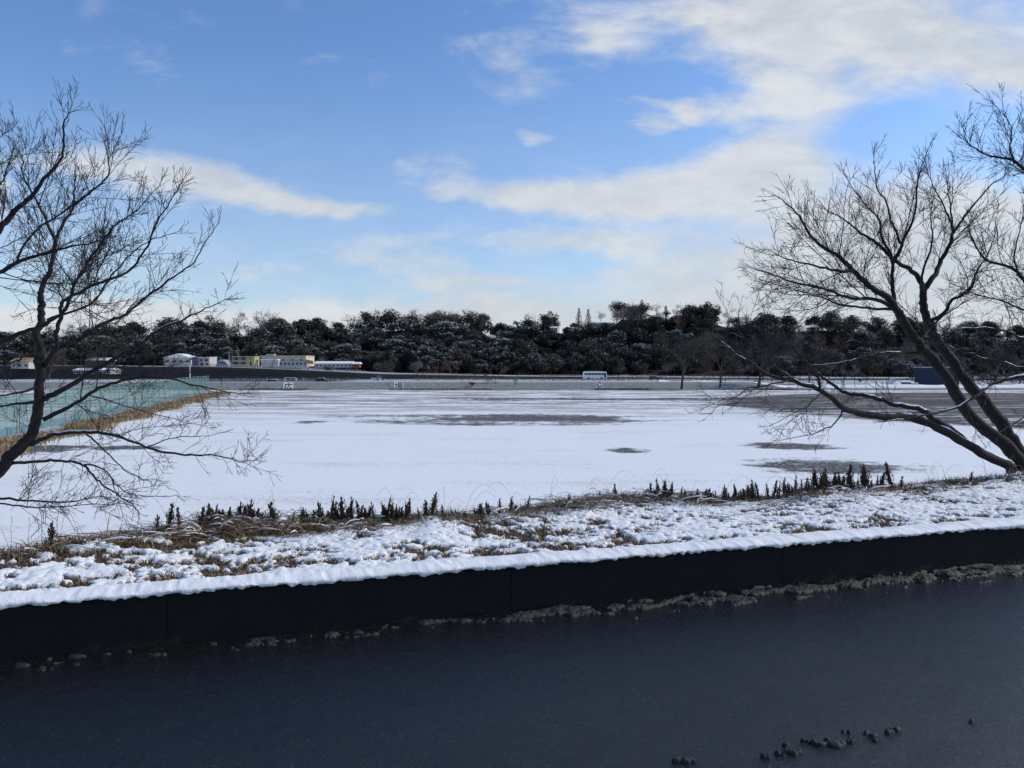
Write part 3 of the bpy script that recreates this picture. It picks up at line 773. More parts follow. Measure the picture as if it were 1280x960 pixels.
DR = 9.3
def gz(x, y): return float(ground_h(np.array([x]), np.array([y]))[0])
right = [
 # stem A and its continuation to the upper left
 dict(p=[(1276, 588), (1272, 574), (1252, 555), (1217, 520), (1190, 484), (1166, 449), (1147, 430), (1133, 409), (1122, 390)], d=(DR, DR - .2), r=(.165, .082), snow=.12, side=1.5, len=.5),
 dict(p=[(1122, 390), (1108, 373), (1087, 362), (1064, 339), (1047, 322), (1026, 310), (1009, 290), (994, 266), (968, 246)], d=(DR - .2, DR - .9), r=(.085, .008), up=.5, side=13, len=.75),
 dict(p=[(1136, 413), (1119, 388), (1116, 357), (1114, 325), (1102, 300), (1094, 275), (1075, 255), (1052, 215)], d=(DR - .2, DR + .3), r=(.06, .006), up=.6, side=13, len=.6),
 # stem B and the crotch
 dict(p=[(1281, 584), (1277, 566), (1255, 533), (1233, 506), (1212, 484), (1195, 460), (1182, 438), (1168, 419), (1160, 400), (1155, 382), (1153, 360)], d=(DR + .25, DR + .35), r=(.165, .078), snow=.12, side=1.5, len=.5),
 dict(p=[(1153, 362), (1140, 341), (1120, 328), (1093, 304), (1075, 292), (1055, 276), (1030, 262)], d=(DR + .35, DR - .3), r=(.065, .008), up=.5, side=12, len=.6),
 dict(p=[(1153, 362), (1163, 346), (1175, 325), (1184, 304), (1192, 287), (1210, 263), (1236, 234), (1252, 222)], d=(DR + .35, DR + .9), r=(.07, .007), up=.5, side=13, len=.7),
 dict(p=[(1118, 328), (1124, 308), (1134, 287), (1142, 263), (1144, 231), (1152, 199), (1161, 180)], d=(DR + .1, DR + .5), r=(.045, .005), up=.7, side=12, len=.5),
 dict(p=[(1124, 305), (1112, 275), (1104, 255), (1094, 232), (1091, 208), (1089, 192)], d=(DR + .2, DR - .2), r=(.03, .004), up=.7, side=11, len=.45),
 dict(p=[(1190, 290), (1180, 265), (1165, 240), (1158, 222)], d=(DR + .6, DR + .3), r=(.03, .005), up=.6, side=11, len=.5),
 dict(p=[(1186, 300), (1187, 270), (1182, 240), (1183, 215)], d=(DR + .6, DR + 1.0), r=(.03, .004), up=.7, side=11, len=.5),
 dict(p=[(1153, 365), (1152, 340), (1165, 300), (1160, 268), (1168, 235)], d=(DR + .3, DR - .5), r=(.035, .004), up=.7, side=11, len=.5),
 dict(p=[(1160, 402), (1177, 392), (1190, 376), (1209, 363), (1222, 340), (1235, 310), (1243, 285)], d=(DR + .3, DR - .4), r=(.05, .006), up=.4, side=12, len=.6),
 dict(p=[(1147, 430), (1162, 412), (1177, 395), (1205, 378), (1228, 366)], d=(DR - .2, DR + .4), r=(.032, .006), up=.4, side=10, len=.5),
 dict(p=[(1122, 392), (1100, 376), (1065, 372), (1030, 362), (990, 352), (960, 342), (940, 335)], d=(DR - .2, DR - 1.2), r=(.05, .005), up=.25, side=13, len=.7, snow=.15),
 dict(p=[(1120, 388), (1090, 385), (1050, 380), (1020, 370), (985, 368), (950, 362)], d=(DR - .2, DR + .7), r=(.035, .004), up=.2, side=13, len=.6),
 dict(p=[(1064, 339), (1040, 338), (1010, 330), (980, 322), (955, 312)], d=(DR - .5, DR - 1.0), r=(.035, .004), up=.35, side=13, len=.55),
 # low limb C reaching far to the left
 dict(p=[(1268, 590), (1263, 582), (1231, 568), (1204, 552), (1171, 533), (1133, 522), (1095, 520), (1068, 513), (1049, 506), (1028, 490), (1001, 480), (960, 469), (941, 456), (919, 441), (897, 423), (880, 410)], d=(DR - .1, DR - 2.6), r=(.115, .007), up=.35, side=5.5, len=.65, snow=.28, **{'from': .35}),
 dict(p=[(1225, 565), (1198, 544), (1166, 522), (1149, 512), (1122, 506), (1095, 497), (1068, 493), (1049, 486), (1030, 474), (1012, 458), (995, 441), (984, 425)], d=(DR - .3, DR - 1.5), r=(.075, .010), up=.3, side=5, len=.5, snow=.75, **{'from': .3}),
 dict(p=[(1025, 489), (1022, 474), (1009, 452), (987, 430), (972, 408), (955, 390)], d=(DR - 1.9, DR - 1.6), r=(.028, .005), up=.4, side=10, len=.5, snow=.2),
 dict(p=[(1150, 441), (1122, 441), (1106, 441), (1079, 445), (1052, 453), (1011, 457), (985, 462)], d=(DR - .1, DR - 1.2), r=(.03, .006), up=.15, side=8, len=.45, snow=.8),
 dict(p=[(1056, 508), (1044, 528), (1030, 537), (1014, 544), (984, 549), (966, 553)], d=(DR - 1.3, DR - 1.8), r=(.016, .004), up=.1, side=9, len=.4, snow=.1),
 dict(p=[(1026, 492), (1012, 504), (1001, 514), (975, 528), (958, 533)], d=(DR - 1.8, DR - 2.2), r=(.014, .003), up=.0, side=8, len=.35),
 dict(p=[(985, 476), (965, 481), (941, 485), (919, 496), (900, 497), (873, 490)], d=(DR - 2, DR - 2.6), r=(.018, .003), up=.15, side=9, len=.4),
 dict(p=[(941, 456), (930, 440), (925, 420), (912, 395), (900, 375)], d=(DR - 2.3, DR - 2.5), r=(.012, .003), up=.4, side=9, len=.4),
 dict(p=[(1001, 480), (975, 462), (950, 440), (930, 424), (905, 412)], d=(DR - 1.9, DR - 1.6), r=(.016, .003), up=.2, side=9, len=.4, snow=.3),
]
near_tree('bare_cherry_tree', 'leafless tree at right, several dark trunks leaning left, snow on its low limbs', right, 11, dens=.95)
# neighbour whose trunk stands outside the frame on the right
D2 = 8.6
right2 = [
 dict(p=[(1420, 600), (1400, 540), (1375, 480), (1345, 430), (1320, 395)], d=(D2 + .5, D2 + .3), r=(.17, .10), side=1, len=.4),
 dict(p=[(1322, 398), (1300, 372), (1280, 351), (1260, 336), (1233, 325), (1215, 300), (1205, 280)], d=(D2 + .3, D2), r=(.06, .006), up=.4, side=12, len=.6),
 dict(p=[(1330, 400), (1325, 340), (1312, 280), (1295, 235), (1280, 217), (1262, 205), (1236, 196), (1210, 182), (1200, 160)], d=(D2 + .3, D2 + .2), r=(.07, .005), up=.5, side=12, len=.6, **{'from': .4}),
 dict(p=[(1264, 206), (1258, 185), (1257, 164), (1252, 140), (1249, 118)], d=(D2 + .2, D2), r=(.02, .003), up=.6, side=13, len=.45),
 dict(p=[(1270, 345), (1266, 316), (1277, 275), (1278, 245)], d=(D2 + .1, D2 + .3), r=(.022, .005), up=.5, side=12, len=.5),
 dict(p=[(1300, 375), (1290, 320), (1300, 260), (1290, 200), (1275, 165)], d=(D2, D2 - .5), r=(.03, .005), up=.6, side=13, len=.5),
 dict(p=[(1380, 490), (1330, 455), (1300, 460), (1280, 468), (1244, 479), (1217, 495), (1190, 512), (1166, 517), (1128, 524), (1105, 527)], d=(D2 + .3, D2 - 1.0), r=(.055, .008), up=.15, side=4, len=.4, snow=.75, **{'from': .3}),
 dict(p=[(1360, 470), (1310, 460), (1280, 461), (1252, 453), (1225, 447), (1204, 441), (1185, 432), (1170, 420)], d=(D2 + .3, D2 - .3), r=(.035, .006), up=.2, side=9, len=.5, snow=.35),
 dict(p=[(1345, 440), (1310, 430), (1280, 422), (1260, 414), (1220, 410), (1190, 411), (1165, 405)], d=(D2 + .2, D2 - .6), r=(.035, .006), up=.2, side=10, len=.5, snow=.6),
 dict(p=[(1335, 415), (1305, 398), (1280, 387), (1247, 376), (1215, 366), (1185, 352)], d=(D2 + .3, D2 + .2), r=(.035, .006), up=.3, side=12, len=.55, snow=.2),
 dict(p=[(1390, 530), (1330, 510), (1290, 518), (1262, 535), (1248, 545)], d=(D2 + .2, D2 - .4), r=(.02, .005), up=.0, side=9, len=.4),
]
near_tree('bare_cherry_tree', 'leafless tree rooted beyond the right edge, its branches entering across the first tree', right2, 23, dens=.9)

DL = 7.8
bx_, by_ = -6.3, 7.6
left = [
 dict(pre=[(bx_ - .3, by_ + .2, gz(bx_ - .3, by_ + .2) - .15), (bx_, by_, 3.2)], p=[(-60, 632), (0, 588), (17, 567), (31, 553), (42, 533), (49, 511), (52, 482), (52, 460), (49, 437), (48, 418), (51, 398), (53, 378)], d=(DL, DL), r=(.135, .058), side=2.2, len=.5, snow=.05, flare=1),
 dict(p=[(53, 378), (56, 361), (65, 338), (73, 304), (84, 279), (93, 259), (96, 235), (97, 214)], d=(DL, DL + .3), r=(.058, .007), up=.6, side=13, len=.6),
 dict(p=[(72, 308), (62, 276), (45, 245), (34, 220), (28, 200), (20, 178)], d=(DL, DL - .3), r=(.03, .004), up=.6, side=12, len=.5),
 dict(p=[(93, 259), (112, 245), (135, 223), (139, 204), (141, 190), (155, 168)], d=(DL + .3, DL + .2), r=(.026, .004), up=.5, side=12, len=.5),
 dict(p=[(56, 457), (70, 437), (74, 415), (76, 395), (82, 377), (121, 355), (157, 341), (183, 313), (197, 279), (214, 254), (230, 228)], d=(DL, DL - .8), r=(.05, .005), up=.5, side=11, len=.6, snow=.1, **{'from': .3}),
 dict(p=[(70, 437), (101, 423), (127, 407), (152, 396), (174, 377), (208, 355), (239, 332), (262, 299), (276, 276)], d=(DL, DL + .6), r=(.045, .005), up=.45, side=11, len=.6, snow=.45),
 dict(p=[(53, 499), (84, 485), (112, 468), (141, 449), (169, 435), (197, 414), (230, 398), (258, 386), (285, 374)], d=(DL, DL - .6), r=(.055, .005), up=.3, side=11, len=.6, snow=.5),
 dict(p=[(53, 525), (84, 511), (112, 494), (138, 479), (174, 471), (214, 474), (253, 483), (290, 491), (311, 492)], d=(DL, DL + .4), r=(.045, .004), up=.15, side=11, len=.55, snow=.4),
 dict(p=[(309, 491), (325, 478), (340, 458)], d=(DL + .4, DL + .4), r=(.006, .003), up=.3, side=6, len=.25),
 dict(p=[(38, 556), (70, 544), (107, 539), (141, 544), (183, 558), (225, 568), (267, 570), (300, 578), (325, 572)], d=(DL, DL - .9), r=(.045, .004), up=.1, side=10, len=.5, snow=.2),
 dict(p=[(107, 541), (127, 564), (152, 587), (180, 599), (194, 600)], d=(DL - .3, DL - .5), r=(.017, .004), up=.0, side=9, len=.4),
 dict(p=[(8, 580), (42, 577), (73, 577), (104, 581), (121, 600), (141, 615), (162, 631), (172, 642)], d=(DL, DL - 1.2), r=(.032, .006), up=-.05, side=9, len=.4),
 dict(p=[(104, 581), (127, 587), (146, 606), (169, 619), (200, 621), (219, 620)], d=(DL - .5, DL - .5), r=(.016, .004), up=.1, side=9, len=.4),
 dict(p=[(50, 502), (22, 505), (0, 508), (-40, 512)], d=(DL, DL + .5), r=(.035, .01), up=.2, side=9, len=.5, snow=.3),
 dict(p=[(52, 482), (20, 492), (-20, 495)], d=(DL, DL - .5), r=(.03, .01), up=.2, side=9, len=.5),
 dict(p=[(49, 437), (30, 448), (0, 458), (-30, 470)], d=(DL, DL + .6), r=(.025, .01), up=.2, side=9, len=.5),
 dict(p=[(174, 471), (200, 462), (240, 450), (270, 432)], d=(DL + .2, DL), r=(.013, .003), up=.3, side=10, len=.4),
 dict(p=[(112, 494), (150, 505), (190, 518), (230, 527), (262, 535)], d=(DL + .2, DL + .6), r=(.014, .003), up=.1, side=11, len=.4),
 dict(p=[(183, 558), (215, 548), (250, 545), (280, 540)], d=(DL - .4, DL - .2), r=(.012, .003), up=.2, side=10, len=.35),
]
near_tree('bare_cherry_tree', 'leafless tree at left, single dark leaning trunk with long snow dusted limbs', left, 31, dens=.95)
left2 = [
 dict(p=[(-190, 640), (-170, 540), (-140, 460), (-110, 400), (-80, 350)], d=(7.2, 7.2), r=(.15, .09), side=1, len=.4),
 dict(p=[(-85, 352), (-40, 320), (0, 293), (14, 273), (37, 251), (56, 231), (79, 197), (87, 158), (94, 142)], d=(7.2, 7.0), r=(.075, .005), up=.5, side=12, len=.6),
 dict(p=[(-90, 360), (-40, 350), (0, 341), (28, 327), (55, 318), (84, 310), (112, 305), (140, 292)], d=(7.2, 6.6), r=(.055, .005), up=.35, side=12, len=.55),
 dict(p=[(-120, 430), (-60, 440), (0, 430), (25, 419), (56, 404), (82, 385), (95, 352), (107, 332), (132, 299), (155, 275), (174, 262), (203, 230)], d=(7.2, 6.9), r=(.055, .005), up=.5, side=12, len=.6, **{'from': .4}),
 dict(p=[(-90, 355), (-60, 300), (-20, 260), (5, 225), (20, 190)], d=(7.2, 7.6), r=(.05, .005), up=.5, side=12, len=.6),
 dict(p=[(-60, 310), (-30, 230), (-10, 190), (12, 165)], d=(7.2, 7.6), r=(.03, .005), up=.5, side=12, len=.55),
 dict(p=[(60, 400), (110, 380), (140, 345), (165, 320), (190, 300), (225, 290)], d=(7.1, 6.5), r=(.022, .004), up=.4, side=12, len=.5),
 dict(p=[(20, 330), (50, 290), (90, 262), (115, 240), (122, 215)], d=(6.8, 6.4), r=(.02, .004), up=.5, side=12, len=.5),
 dict(p=[(-180, 600), (-90, 615), (0, 624), (34, 627), (79, 628), (110, 623), (130, 622)], d=(6.9, 6.6), r=(.03, .004), up=.15, side=12, len=.4, **{'from': .4}),
 dict(p=[(-180, 605), (-90, 628), (0, 632), (56, 635), (100, 632), (150, 630)], d=(6.8, 6.3), r=(.022, .004), up=.2, side=12, len=.35, **{'from': .4}),
]
near_tree('bare_cherry_tree', 'leafless tree rooted beyond the left edge, branches filling the upper left corner against the sky', left2, 47, dens=.85)

# ------------------------------------------------------------ forest
def add_leaf(mb, c, sz, r, mi, nrm=None):
    a = r.uniform(0, 6.28); el = r.uniform(-.5, .9)
    t1 = Vector((math.cos(a), math.sin(a), el * .4)).normalized(); 
    t2 = Vector((-math.sin(a), math.cos(a), r.uniform(-.6, .6))).normalized()
    k = sz * r.uniform(.6, 1.4)
    mb.add([c + t1 * k, c + t2 * k * .8, c - t1 * k * .9 - Vector((0, 0, k * .25)), c - t2 * k * .7 + Vector((0, 0, k * .1))], [(0, 1, 2, 3)], mi)
def broad_crown(seed, snow, h=12.0, w=10.0, n=3000, lobes=24, leaf=.46):
    n = 3000; w = w * 1.45; h = h * .92
    r = random.Random(seed); mb = MB(); ls = []
    for i in range(lobes):
        a = r.uniform(0, 6.28); rr_ = w * .5 * math.sqrt(r.random()) * .8; zz = h * r.uniform(.14, .86)
        rr_ *= 1.0 if zz < h * .65 else max(.15, 1 - (zz / h - .65) * 2.6)
        ls.append((Vector((rr_ * math.cos(a), rr_ * math.sin(a), zz)), w * r.uniform(.15, .23)))
    ls.append((Vector((0, 0, h * .88)), w * .15))
    for i in range(n):
        c, q = r.choice(ls); 
        v = Vector((r.gauss(0, 1), r.gauss(0, 1), r.gauss(0, 1))).normalized() * q * (r.random() ** .35)
        v.z *= .75; p = c + v; up = v.z / q
        mi = 1 if (up > .22 and r.random() < snow * 2.0) or r.random() < snow * .12 else 0
        add_leaf(mb, p, leaf, r, mi)
    return mb
def conifer_crown(seed, snow, h=15.0, w=5.0, n=1000, leaf=.34, gap=.0):
    r = random.Random(seed); mb = MB(); tiers = 15
    for i in range(n):
        tr_ = int(r.random() ** 1.25 * tiers); f = tr_ / tiers; z0 = h * (.10 + .9 * f)
        R_ = w * .5 * (1 - f) ** .8 * (.75 + .5 * ((tr_ * 37 % 11) / 11)); a = r.uniform(0, 6.28); q = R_ * math.sqrt(r.random())
        p = Vector((q * math.cos(a), q * math.sin(a), z0 - q * .35 + r.gauss(0, .15)))
        add_leaf(mb, p, leaf, r, 1 if r.random() < snow * .9 else 0)
    return mb
def bare_crown(seed, h=12.0, w=9.0, levels=4, rad=.16, trunkf=.3, twr=.032):
    """returns trunk MB and crown MB of a leafless tree"""
    r = random.Random(seed); tr = MB(); cr = MB()
    def br(p, d_, ln, rd, lv):
        n = 3; pts = [p]; 
        for i in range(n):
            d_ = (d_ + Vector((r.gauss(0, .12), r.gauss(0, .12), r.gauss(0, .08) + .05))).normalized(); pts.append(pts[-1] + d_ * ln / n)
        ra = [rd * (1 - .4 * i / n) for i in range(n + 1)]
        (tr if lv == 0 else cr).tube(pts, ra, 6 if lv < 2 else 3, 0, False)
        if lv >= levels: return
        for k in range(r.randint(3, 5) if lv else r.randint(5, 7)):
            f = r.uniform(.35, 1.0); i = min(n - 1, int(f * n)); q = pts[i].lerp(pts[i + 1], f * n - i)
            ax = Vector((r.gauss(0, 1), r.gauss(0, 1), r.gauss(0, .6))).cross(d_).normalized(); an = r.uniform(.35, .85)
            dd = d_ * math.cos(an) + ax * math.sin(an); dd.x *= w / 9; dd.y *= w / 9
            br(q, dd.normalized(), ln * r.uniform(.5, .78), max(twr, rd * .5), lv + 1)
    br(Vector((0, 0, -.3)), Vector((0, 0, 1)), h * .42, rad, 0)
    return tr, cr
def tree_proto(name, label, cat, group, crown, mats, trunk=None, tmat=None, h=12):
    root = thing(name, label, cat, (0, 0, -999), 0, group)
    if trunk is None:
        trunk = MB(); trunk.tube([Vector((0, 0, -.6)), Vector((.1, 0, h * .35)), Vector((0, .1, h * .75))], [.28, .2, .08], 6)
    trunk.build('trunk', tmat or M['farbark'], root)
    crown.build('crown', mats, root)
    return root
LM = [M['leafdark'], M['leafsnow']]; LB = [M['leafbrown'], M['leafsnow']]
EVG = 'evergreen trees massed on the hill'; BRG = 'leafless trees on the hill'; CNG = 'conifers on the hill'
ev_dark = [tree_proto('evergreen_tree', 'dark rounded evergreen tree in the mass on the wooded hill', 'tree', EVG, broad_crown(i, sn, 12, w_, 1700), mt) for i, sn, w_, mt in ((101, .03, 10, LM), (102, .05, 9, LM), (103, .04, 11, LB), (104, .02, 8.5, LM))]
ev_snow = [tree_proto('snowy_evergreen_tree', 'snow dusted evergreen tree on the left half of the wooded hill', 'tree', 'snow dusted evergreens on the hill', broad_crown(i, sn, 12, w_, 1700), LM) for i, sn, w_ in ((111, .30, 10), (112, .20, 9), (113, .42, 11))]
conif = [tree_proto('conifer_tree', 'dark pointed conifer standing among the trees of the hill', 'tree', CNG, conifer_crown(i, .1, 15, 5.5, 1100), LM, h=15) for i in (121, 122)]
bares = []
for i, mt in ((131, 'greytwig'), (132, 'greytwig'), (133, 'farbark'), (134, 'redtwig')):
    a_, b_ = bare_crown(i, 12, 10, 4, .2)
    bares.append(tree_proto('leafless_tree', 'leafless grey brown tree rising from the wooded hill', 'tree', BRG, b_, [M[mt]], a_, M['farbark']))
protos_all = ev_dark + ev_snow + conif + bares
used = set()
def put(pr, x, y, z, sc_, rz, label=None):
    key = pr.name
    if key not in used:
        used.add(key); pr.location = (x, y, z); pr.scale = sc_ if isinstance(sc_, tuple) else (sc_,) * 3; pr.rotation_euler = (0, 0, rz)
        if label: pr['label'] = label
        return pr
    return dup(pr, (x, y, z), rz, sc_, label)
rf = random.Random(5)
rows = [(349, .72, 15.0), (358, .85, 15), (368, .9, 15.5), (380, .95, 16.5), (392, .95, 17), (406, .95, 17.5), (419, .85, 18)]
cnt = 0
for ri, (yy, sz, step) in enumerate(rows):
    x = -.70 * yy + rf.uniform(0, 6)
    while x < .70 * yy:
        xx = x + rf.uniform(-2, 2); y2 = yy + rf.uniform(-4, 4); px = 640 + F * xx / y2
        z = gz(xx, y2) - .3; s_ = sz * rf.uniform(.85, 1.2); q = rf.random()
        x += step * rf.uniform(.55, .78) * (1 if ri not in (5,) else 1)
        if 690 < px < 772 and ri >= 5: s_ *= .5
        if px < 660:
            pr = rf.choice(ev_snow) if q < (.52 if px > 400 else .25) else (rf.choice(ev_dark) if q < .82 else rf.choice(bares[:3]))
        elif px < 820:
            pr = rf.choice(ev_dark) if q < .88 else (rf.choice(bares[:2]) if q < .93 else rf.choice(ev_snow))
        else:
            pr = rf.choice(ev_dark[2:3] * 2 + ev_dark) if q < .30 else (rf.choice(bares) if q < .88 else rf.choice(ev_snow))
        if ri >= 5 and not 660 < px < 772:
            pr = rf.choice(bares[:2] + ev_dark + ev_dark) if q < .8 else pr
        put(pr, xx, y2, z, (s_ * rf.uniform(.9, 1.15), s_ * rf.uniform(.9, 1.1), s_ * rf.uniform(.85, 1.1)), rf.uniform(0, 6.28)); cnt += 1
def skyl(pr, px, topy, boty, d_, label=None, wk=1.0, h0=12.0):
    p = P(px, boty, d_); h = (boty - topy) / F * d_; s_ = h / h0
    return put(pr, p.x, d_, p.z, (s_ * wk, s_ * wk, s_), rf.uniform(0, 6), label)
# skyline trees one can tell apart
for px, ty, by, lab in [(300, 388, 420, 'tall leafless tree, leftmost of the grove on the left skyline'), (325, 386, 420, 'tall spreading leafless tree in the grove on the left skyline'), (343, 389, 420, 'thin leafless tree at the right of the left skyline grove'),
                        (470, 386, 415, None), (500, 387, 415, None), (545, 384, 412, None), (575, 384, 412, None), (590, 386, 414, None), (438, 390, 418, None), (780, 380, 410, None), (770, 384, 410, None), (790, 378, 408, None), (848, 378, 410, None), (860, 379, 410, None), (960, 388, 412, None), (1050, 390, 415, None), (520, 385, 412, None), (558, 386, 412, None)]:
    skyl(rf.choice(bares[:2]), px, ty - 1, by, 408, lab, 1.1, 11.0)
skyl(conif[0], 723.5, 384, 411, 402, 'tall narrow conifer, left one of the pair standing clear on the hilltop', 1.25, 15)
skyl(conif[1], 735, 385, 410, 404, 'tall ragged conifer, right one of the pair standing clear on the hilltop', 1.25, 15)
skyl(bares[0], 750.5, 387, 404, 405, 'small leafless tree on the hilltop right of the two conifers', 1.0, 11)
skyl(conif[0], 802, 374, 405, 402, 'dark conifer whose tip is the highest point of the hill skyline', 1.6, 15)
skyl(conif[1], 832, 381, 408, 402, 'dark conifer on the skyline right of the highest one', 1.5, 15)
skyl(ev_dark[0], 880, 379, 412, 400, 'dome shaped dark evergreen prominent on the skyline right of the conifers', 1.0, 12)
skyl(ev_dark[1], 950, 389, 414, 400, 'rounded dark evergreen on the skyline near the right tree', 1.1, 12)
skyl(ev_dark[3], 396, 394, 425, 400, None, 1.0, 12)
skyl(ev_dark[1], 262, 392, 425, 398, None, 1.1, 12)

# reddish bare trees and bank trees in front of the forest
BKG = 'leafless trees along the far edge of the field'
def lone(px, ty, by, d_, seed, w_, mt, label, lv=4, rad=.25, twr=.03, name='leafless_tree', group=None, tm='farbark'):
    h = (by - ty) / F * d_; p = P(px, by, d_)
    a_, b_ = bare_crown(seed, 12, w_, lv, rad, twr=twr)
    root = thing(name, label, 'tree', (p.x, p.y, p.z), 0, group); root.scale = (h / 11.2,) * 3
    a_.build('trunk', M[tm], root); b_.build('crown', M[mt], root); return root
lone(852, 402, 485, 178, 201, 11, 'farbark', 'large leafless tree at the far edge of the field, leftmost of the bank row', 5, .22, .02, group=BKG)
lone(900, 408, 484, 180, 202, 12, 'farbark', 'leafless tree with slanting trunk, second of the bank row beyond the field', 5, .18, .02, group=BKG)
lone(948, 400, 483, 181, 203, 12, 'farbark', 'stout leafless tree, third of the bank row beyond the field', 5, .26, .02, group=BKG)
lone(1012, 418, 483, 184, 204, 12, 'farbark', 'leafless tree, fourth of the bank row, behind the right tree', 5, .18, .02, group=BKG)
lone(565, 444, 470, 285, 205, 10, 'redtwig', 'round reddish leafless tree below the hill left of centre', 5, .2, .05)
lone(620, 448, 487, 186, 206, 11, 'redtwig', 'thin reddish leafless tree by the far bank near the centre', 4, .16, .03)
lone(522, 446, 470, 290, 207, 11, 'greytwig', 'grey leafless tree below the hill, left of the reddish one', 5, .2, .05)
lone(485, 448, 470, 290, 208, 11, 'farbark', 'brown leafless tree below the hill, above the middle sign', 5, .2, .05)
lone(584, 469, 489, 175, 209, 13, 'greytwig', 'small sapling forked like a letter Y beside the dark shrub on the bank', 3, .14, .03)
lone(645, 459, 487, 183, 210, 8, 'greytwig', 'slim pale sapling right of the reddish tree', 3, .12, .03)
lone(1069, 448, 483, 150, 211, 11, 'greytwig', 'small pale leafless tree behind the right tree, beside the dark rounded shrub', 4, .12, .03)
lone(488, 470, 488, 179, 212, 11, 'greytwig', 'low pale sapling left of the middle sign', 3, .12, .03)
lone(1192, 440, 480, 230, 213, 12, 'farbark', 'leafless tree behind the dark blue shed', 5, .25, .03)
lone(1245, 425, 478, 240, 214, 12, 'farbark', 'leafless tree rising behind the hedge at far right', 5, .25, .03)
lone(60, 425, 474, 240, 215, 12, 'farbark', 'leafless tree beyond the net fence at far left', 5, .25, .03)
lone(120, 436, 472, 260, 216, 11, 'farbark', 'leafless tree beyond the net fence right of the left trunk', 5, .25, .03)

def shrub(px, ty, by, d_, wpx, seed, mats, label, snow=.1, n=700):
    p = P(px, by, d_); h = (by - ty) / F * d_; w_ = wpx / F * d_
    r = random.Random(seed); mb = MB()
    ls = [(Vector((r.uniform(-.4, .4) * w_, r.uniform(-.3, .3) * w_, h * r.uniform(.3, .65))), r.uniform(.3, .45) * h) for _ in range(9)]
    for i in range(n):
        c, q = r.choice(ls); v = Vector((r.gauss(0, 1), r.gauss(0, 1), r.gauss(0, .8))).normalized() * q * r.random() ** .4
        q_ = c + v; q_.z = max(q_.z, .02); add_leaf(mb, q_, h * .07 + .02, r, 1 if v.z > 0 and r.random() < snow else 0)
    root = thing('shrub', label, 'shrub', tuple(p)); mb.build('foliage', mats, root)
    s_ = MB()
    for k in range(4): s_.tube([Vector((0, 0, -.2)), Vector((r.uniform(-.2, .2) * w_, 0, h * .5))], [.05, .02], 4)
    s_.build('stem', M['farbark'], root); return root
RS_ = [M['redtwig'], M['leafsnow']]
shrub(413, 456, 464, 300, 18, 1, LB, 'dark brown shrub on the bank right of the yellow building, left of a twin', .05)
shrub(440, 457, 463.5, 300, 14, 2, RS_, 'red brown shrub on the bank, right of its darker twin', .1)
shrub(590, 477, 482, 182, 9, 3, LB, 'low dark shrub on the far bank beside the Y shaped sapling', .05)
shrub(1178 - 32, 452, 480, 214, 20, 4, LB, 'dark evergreen shrub left of the dark blue shed', .04)
shrub(1075, 472, 477, 150, 7, 5, LM, 'small dark rounded shrub on the right hand flat', .1, 400)
shrub(480, 452, 466, 320, 24, 6, LB, 'brown bushy shrub beneath the hill left of the brown tree', .1)
for i, (px, w_) in enumerate([(1215, 26), (1240, 28), (1266, 28), (1292, 28), (1318, 28)]):
    o = shrub(px, 464, 481, 222, w_, 20 + i, LB, 'dark clipped hedge bush in the line right of the blue shed', .05); o['group'] = 'hedge bushes at far right'

# tan reeds along the net fence and along the far edge
r = np.random.default_rng(4)
n_ = 26000; tt = r.random(n_); A = np.array([-31.0, 40.0]); B = np.array([-57.5, 152.0])
c_ = A[None] * (1 - tt[:, None]) + B[None] * tt[:, None]
off = r.normal(0, 1, n_) * .75 + 1.5 + .7 * np.sin(tt * 40)
pts = np.stack([c_[:, 0] + off * .97, c_[:, 1] + off * .23, np.zeros(n_)], 1)
blades('reed_strip', 'tan dead reeds in a strip along the foot of the net fence', pts, .55, [M['tan'], M['tan'], M['straw']], .07, .9, seed=8)
n_ = 9000; x_ = r.uniform(-60, 62, n_); k_ = vnoise(x_ * .12, np.zeros(n_) + 3); x_ = x_[k_ > .5]
pts = np.stack([x_, 176 + r.normal(0, .8, len(x_)), np.zeros(len(x_)) + .0], 1)
blades('bank_grass', 'brown dead grass tufts along the foot of the far bank', pts, .45, [M['tan'], M['straw2']], .12, .9, seed=9)
n_ = 9000; x_ = r.uniform(-110, 110, n_); y_ = r.uniform(275, 340, n_); k_ = fbm(x_ * .06, y_ * .1); q_ = k_ > .52; x_ = x_[q_]; y_ = y_[q_]
pts = np.stack([x_, y_, ground_h(x_, y_)], 1)
blades('river_flat_scrub', 'rough red brown scrub on the flat below the hill', pts, .9, [M['redtwig'], M['straw'], M['greytwig']], .16, .9, seed=10)

# ------------------------------------------------------------ net fence (left)
nf = thing('net_fence', 'long green windbreak net fence on posts receding along the left of the field', 'fence')
A3 = Vector((-24, 10.0, 0)); B3 = Vector((-58.3, 153.0, 0)); mb = MB(); NSEG = 40
dirf = (B3 - A3).normalized(); nrm = Vector((-dirf.y, dirf.x, 0))
zs = [.35, 1.0, 1.8, 2.6, 3.35]
vs = []
for i in range(NSEG * 3 + 1):
    f = i / (NSEG * 3); p = A3.lerp(B3, f)
    for z_ in zs: vs.append(p + nrm * (.10 * math.sin(i * 1.3 + z_ * 2)) + Vector((0, 0, z_ + .05 * math.sin(i * 2.1) - .13 * (z_ > 3) * (i % 3 != 0))))
fs = [(i * 5 + k, (i + 1) * 5 + k, (i + 1) * 5 + k + 1, i * 5 + k + 1) for i in range(NSEG * 3) for k in range(4)]
mb.add(vs, fs); mb.build('net', M['net'], nf, True)
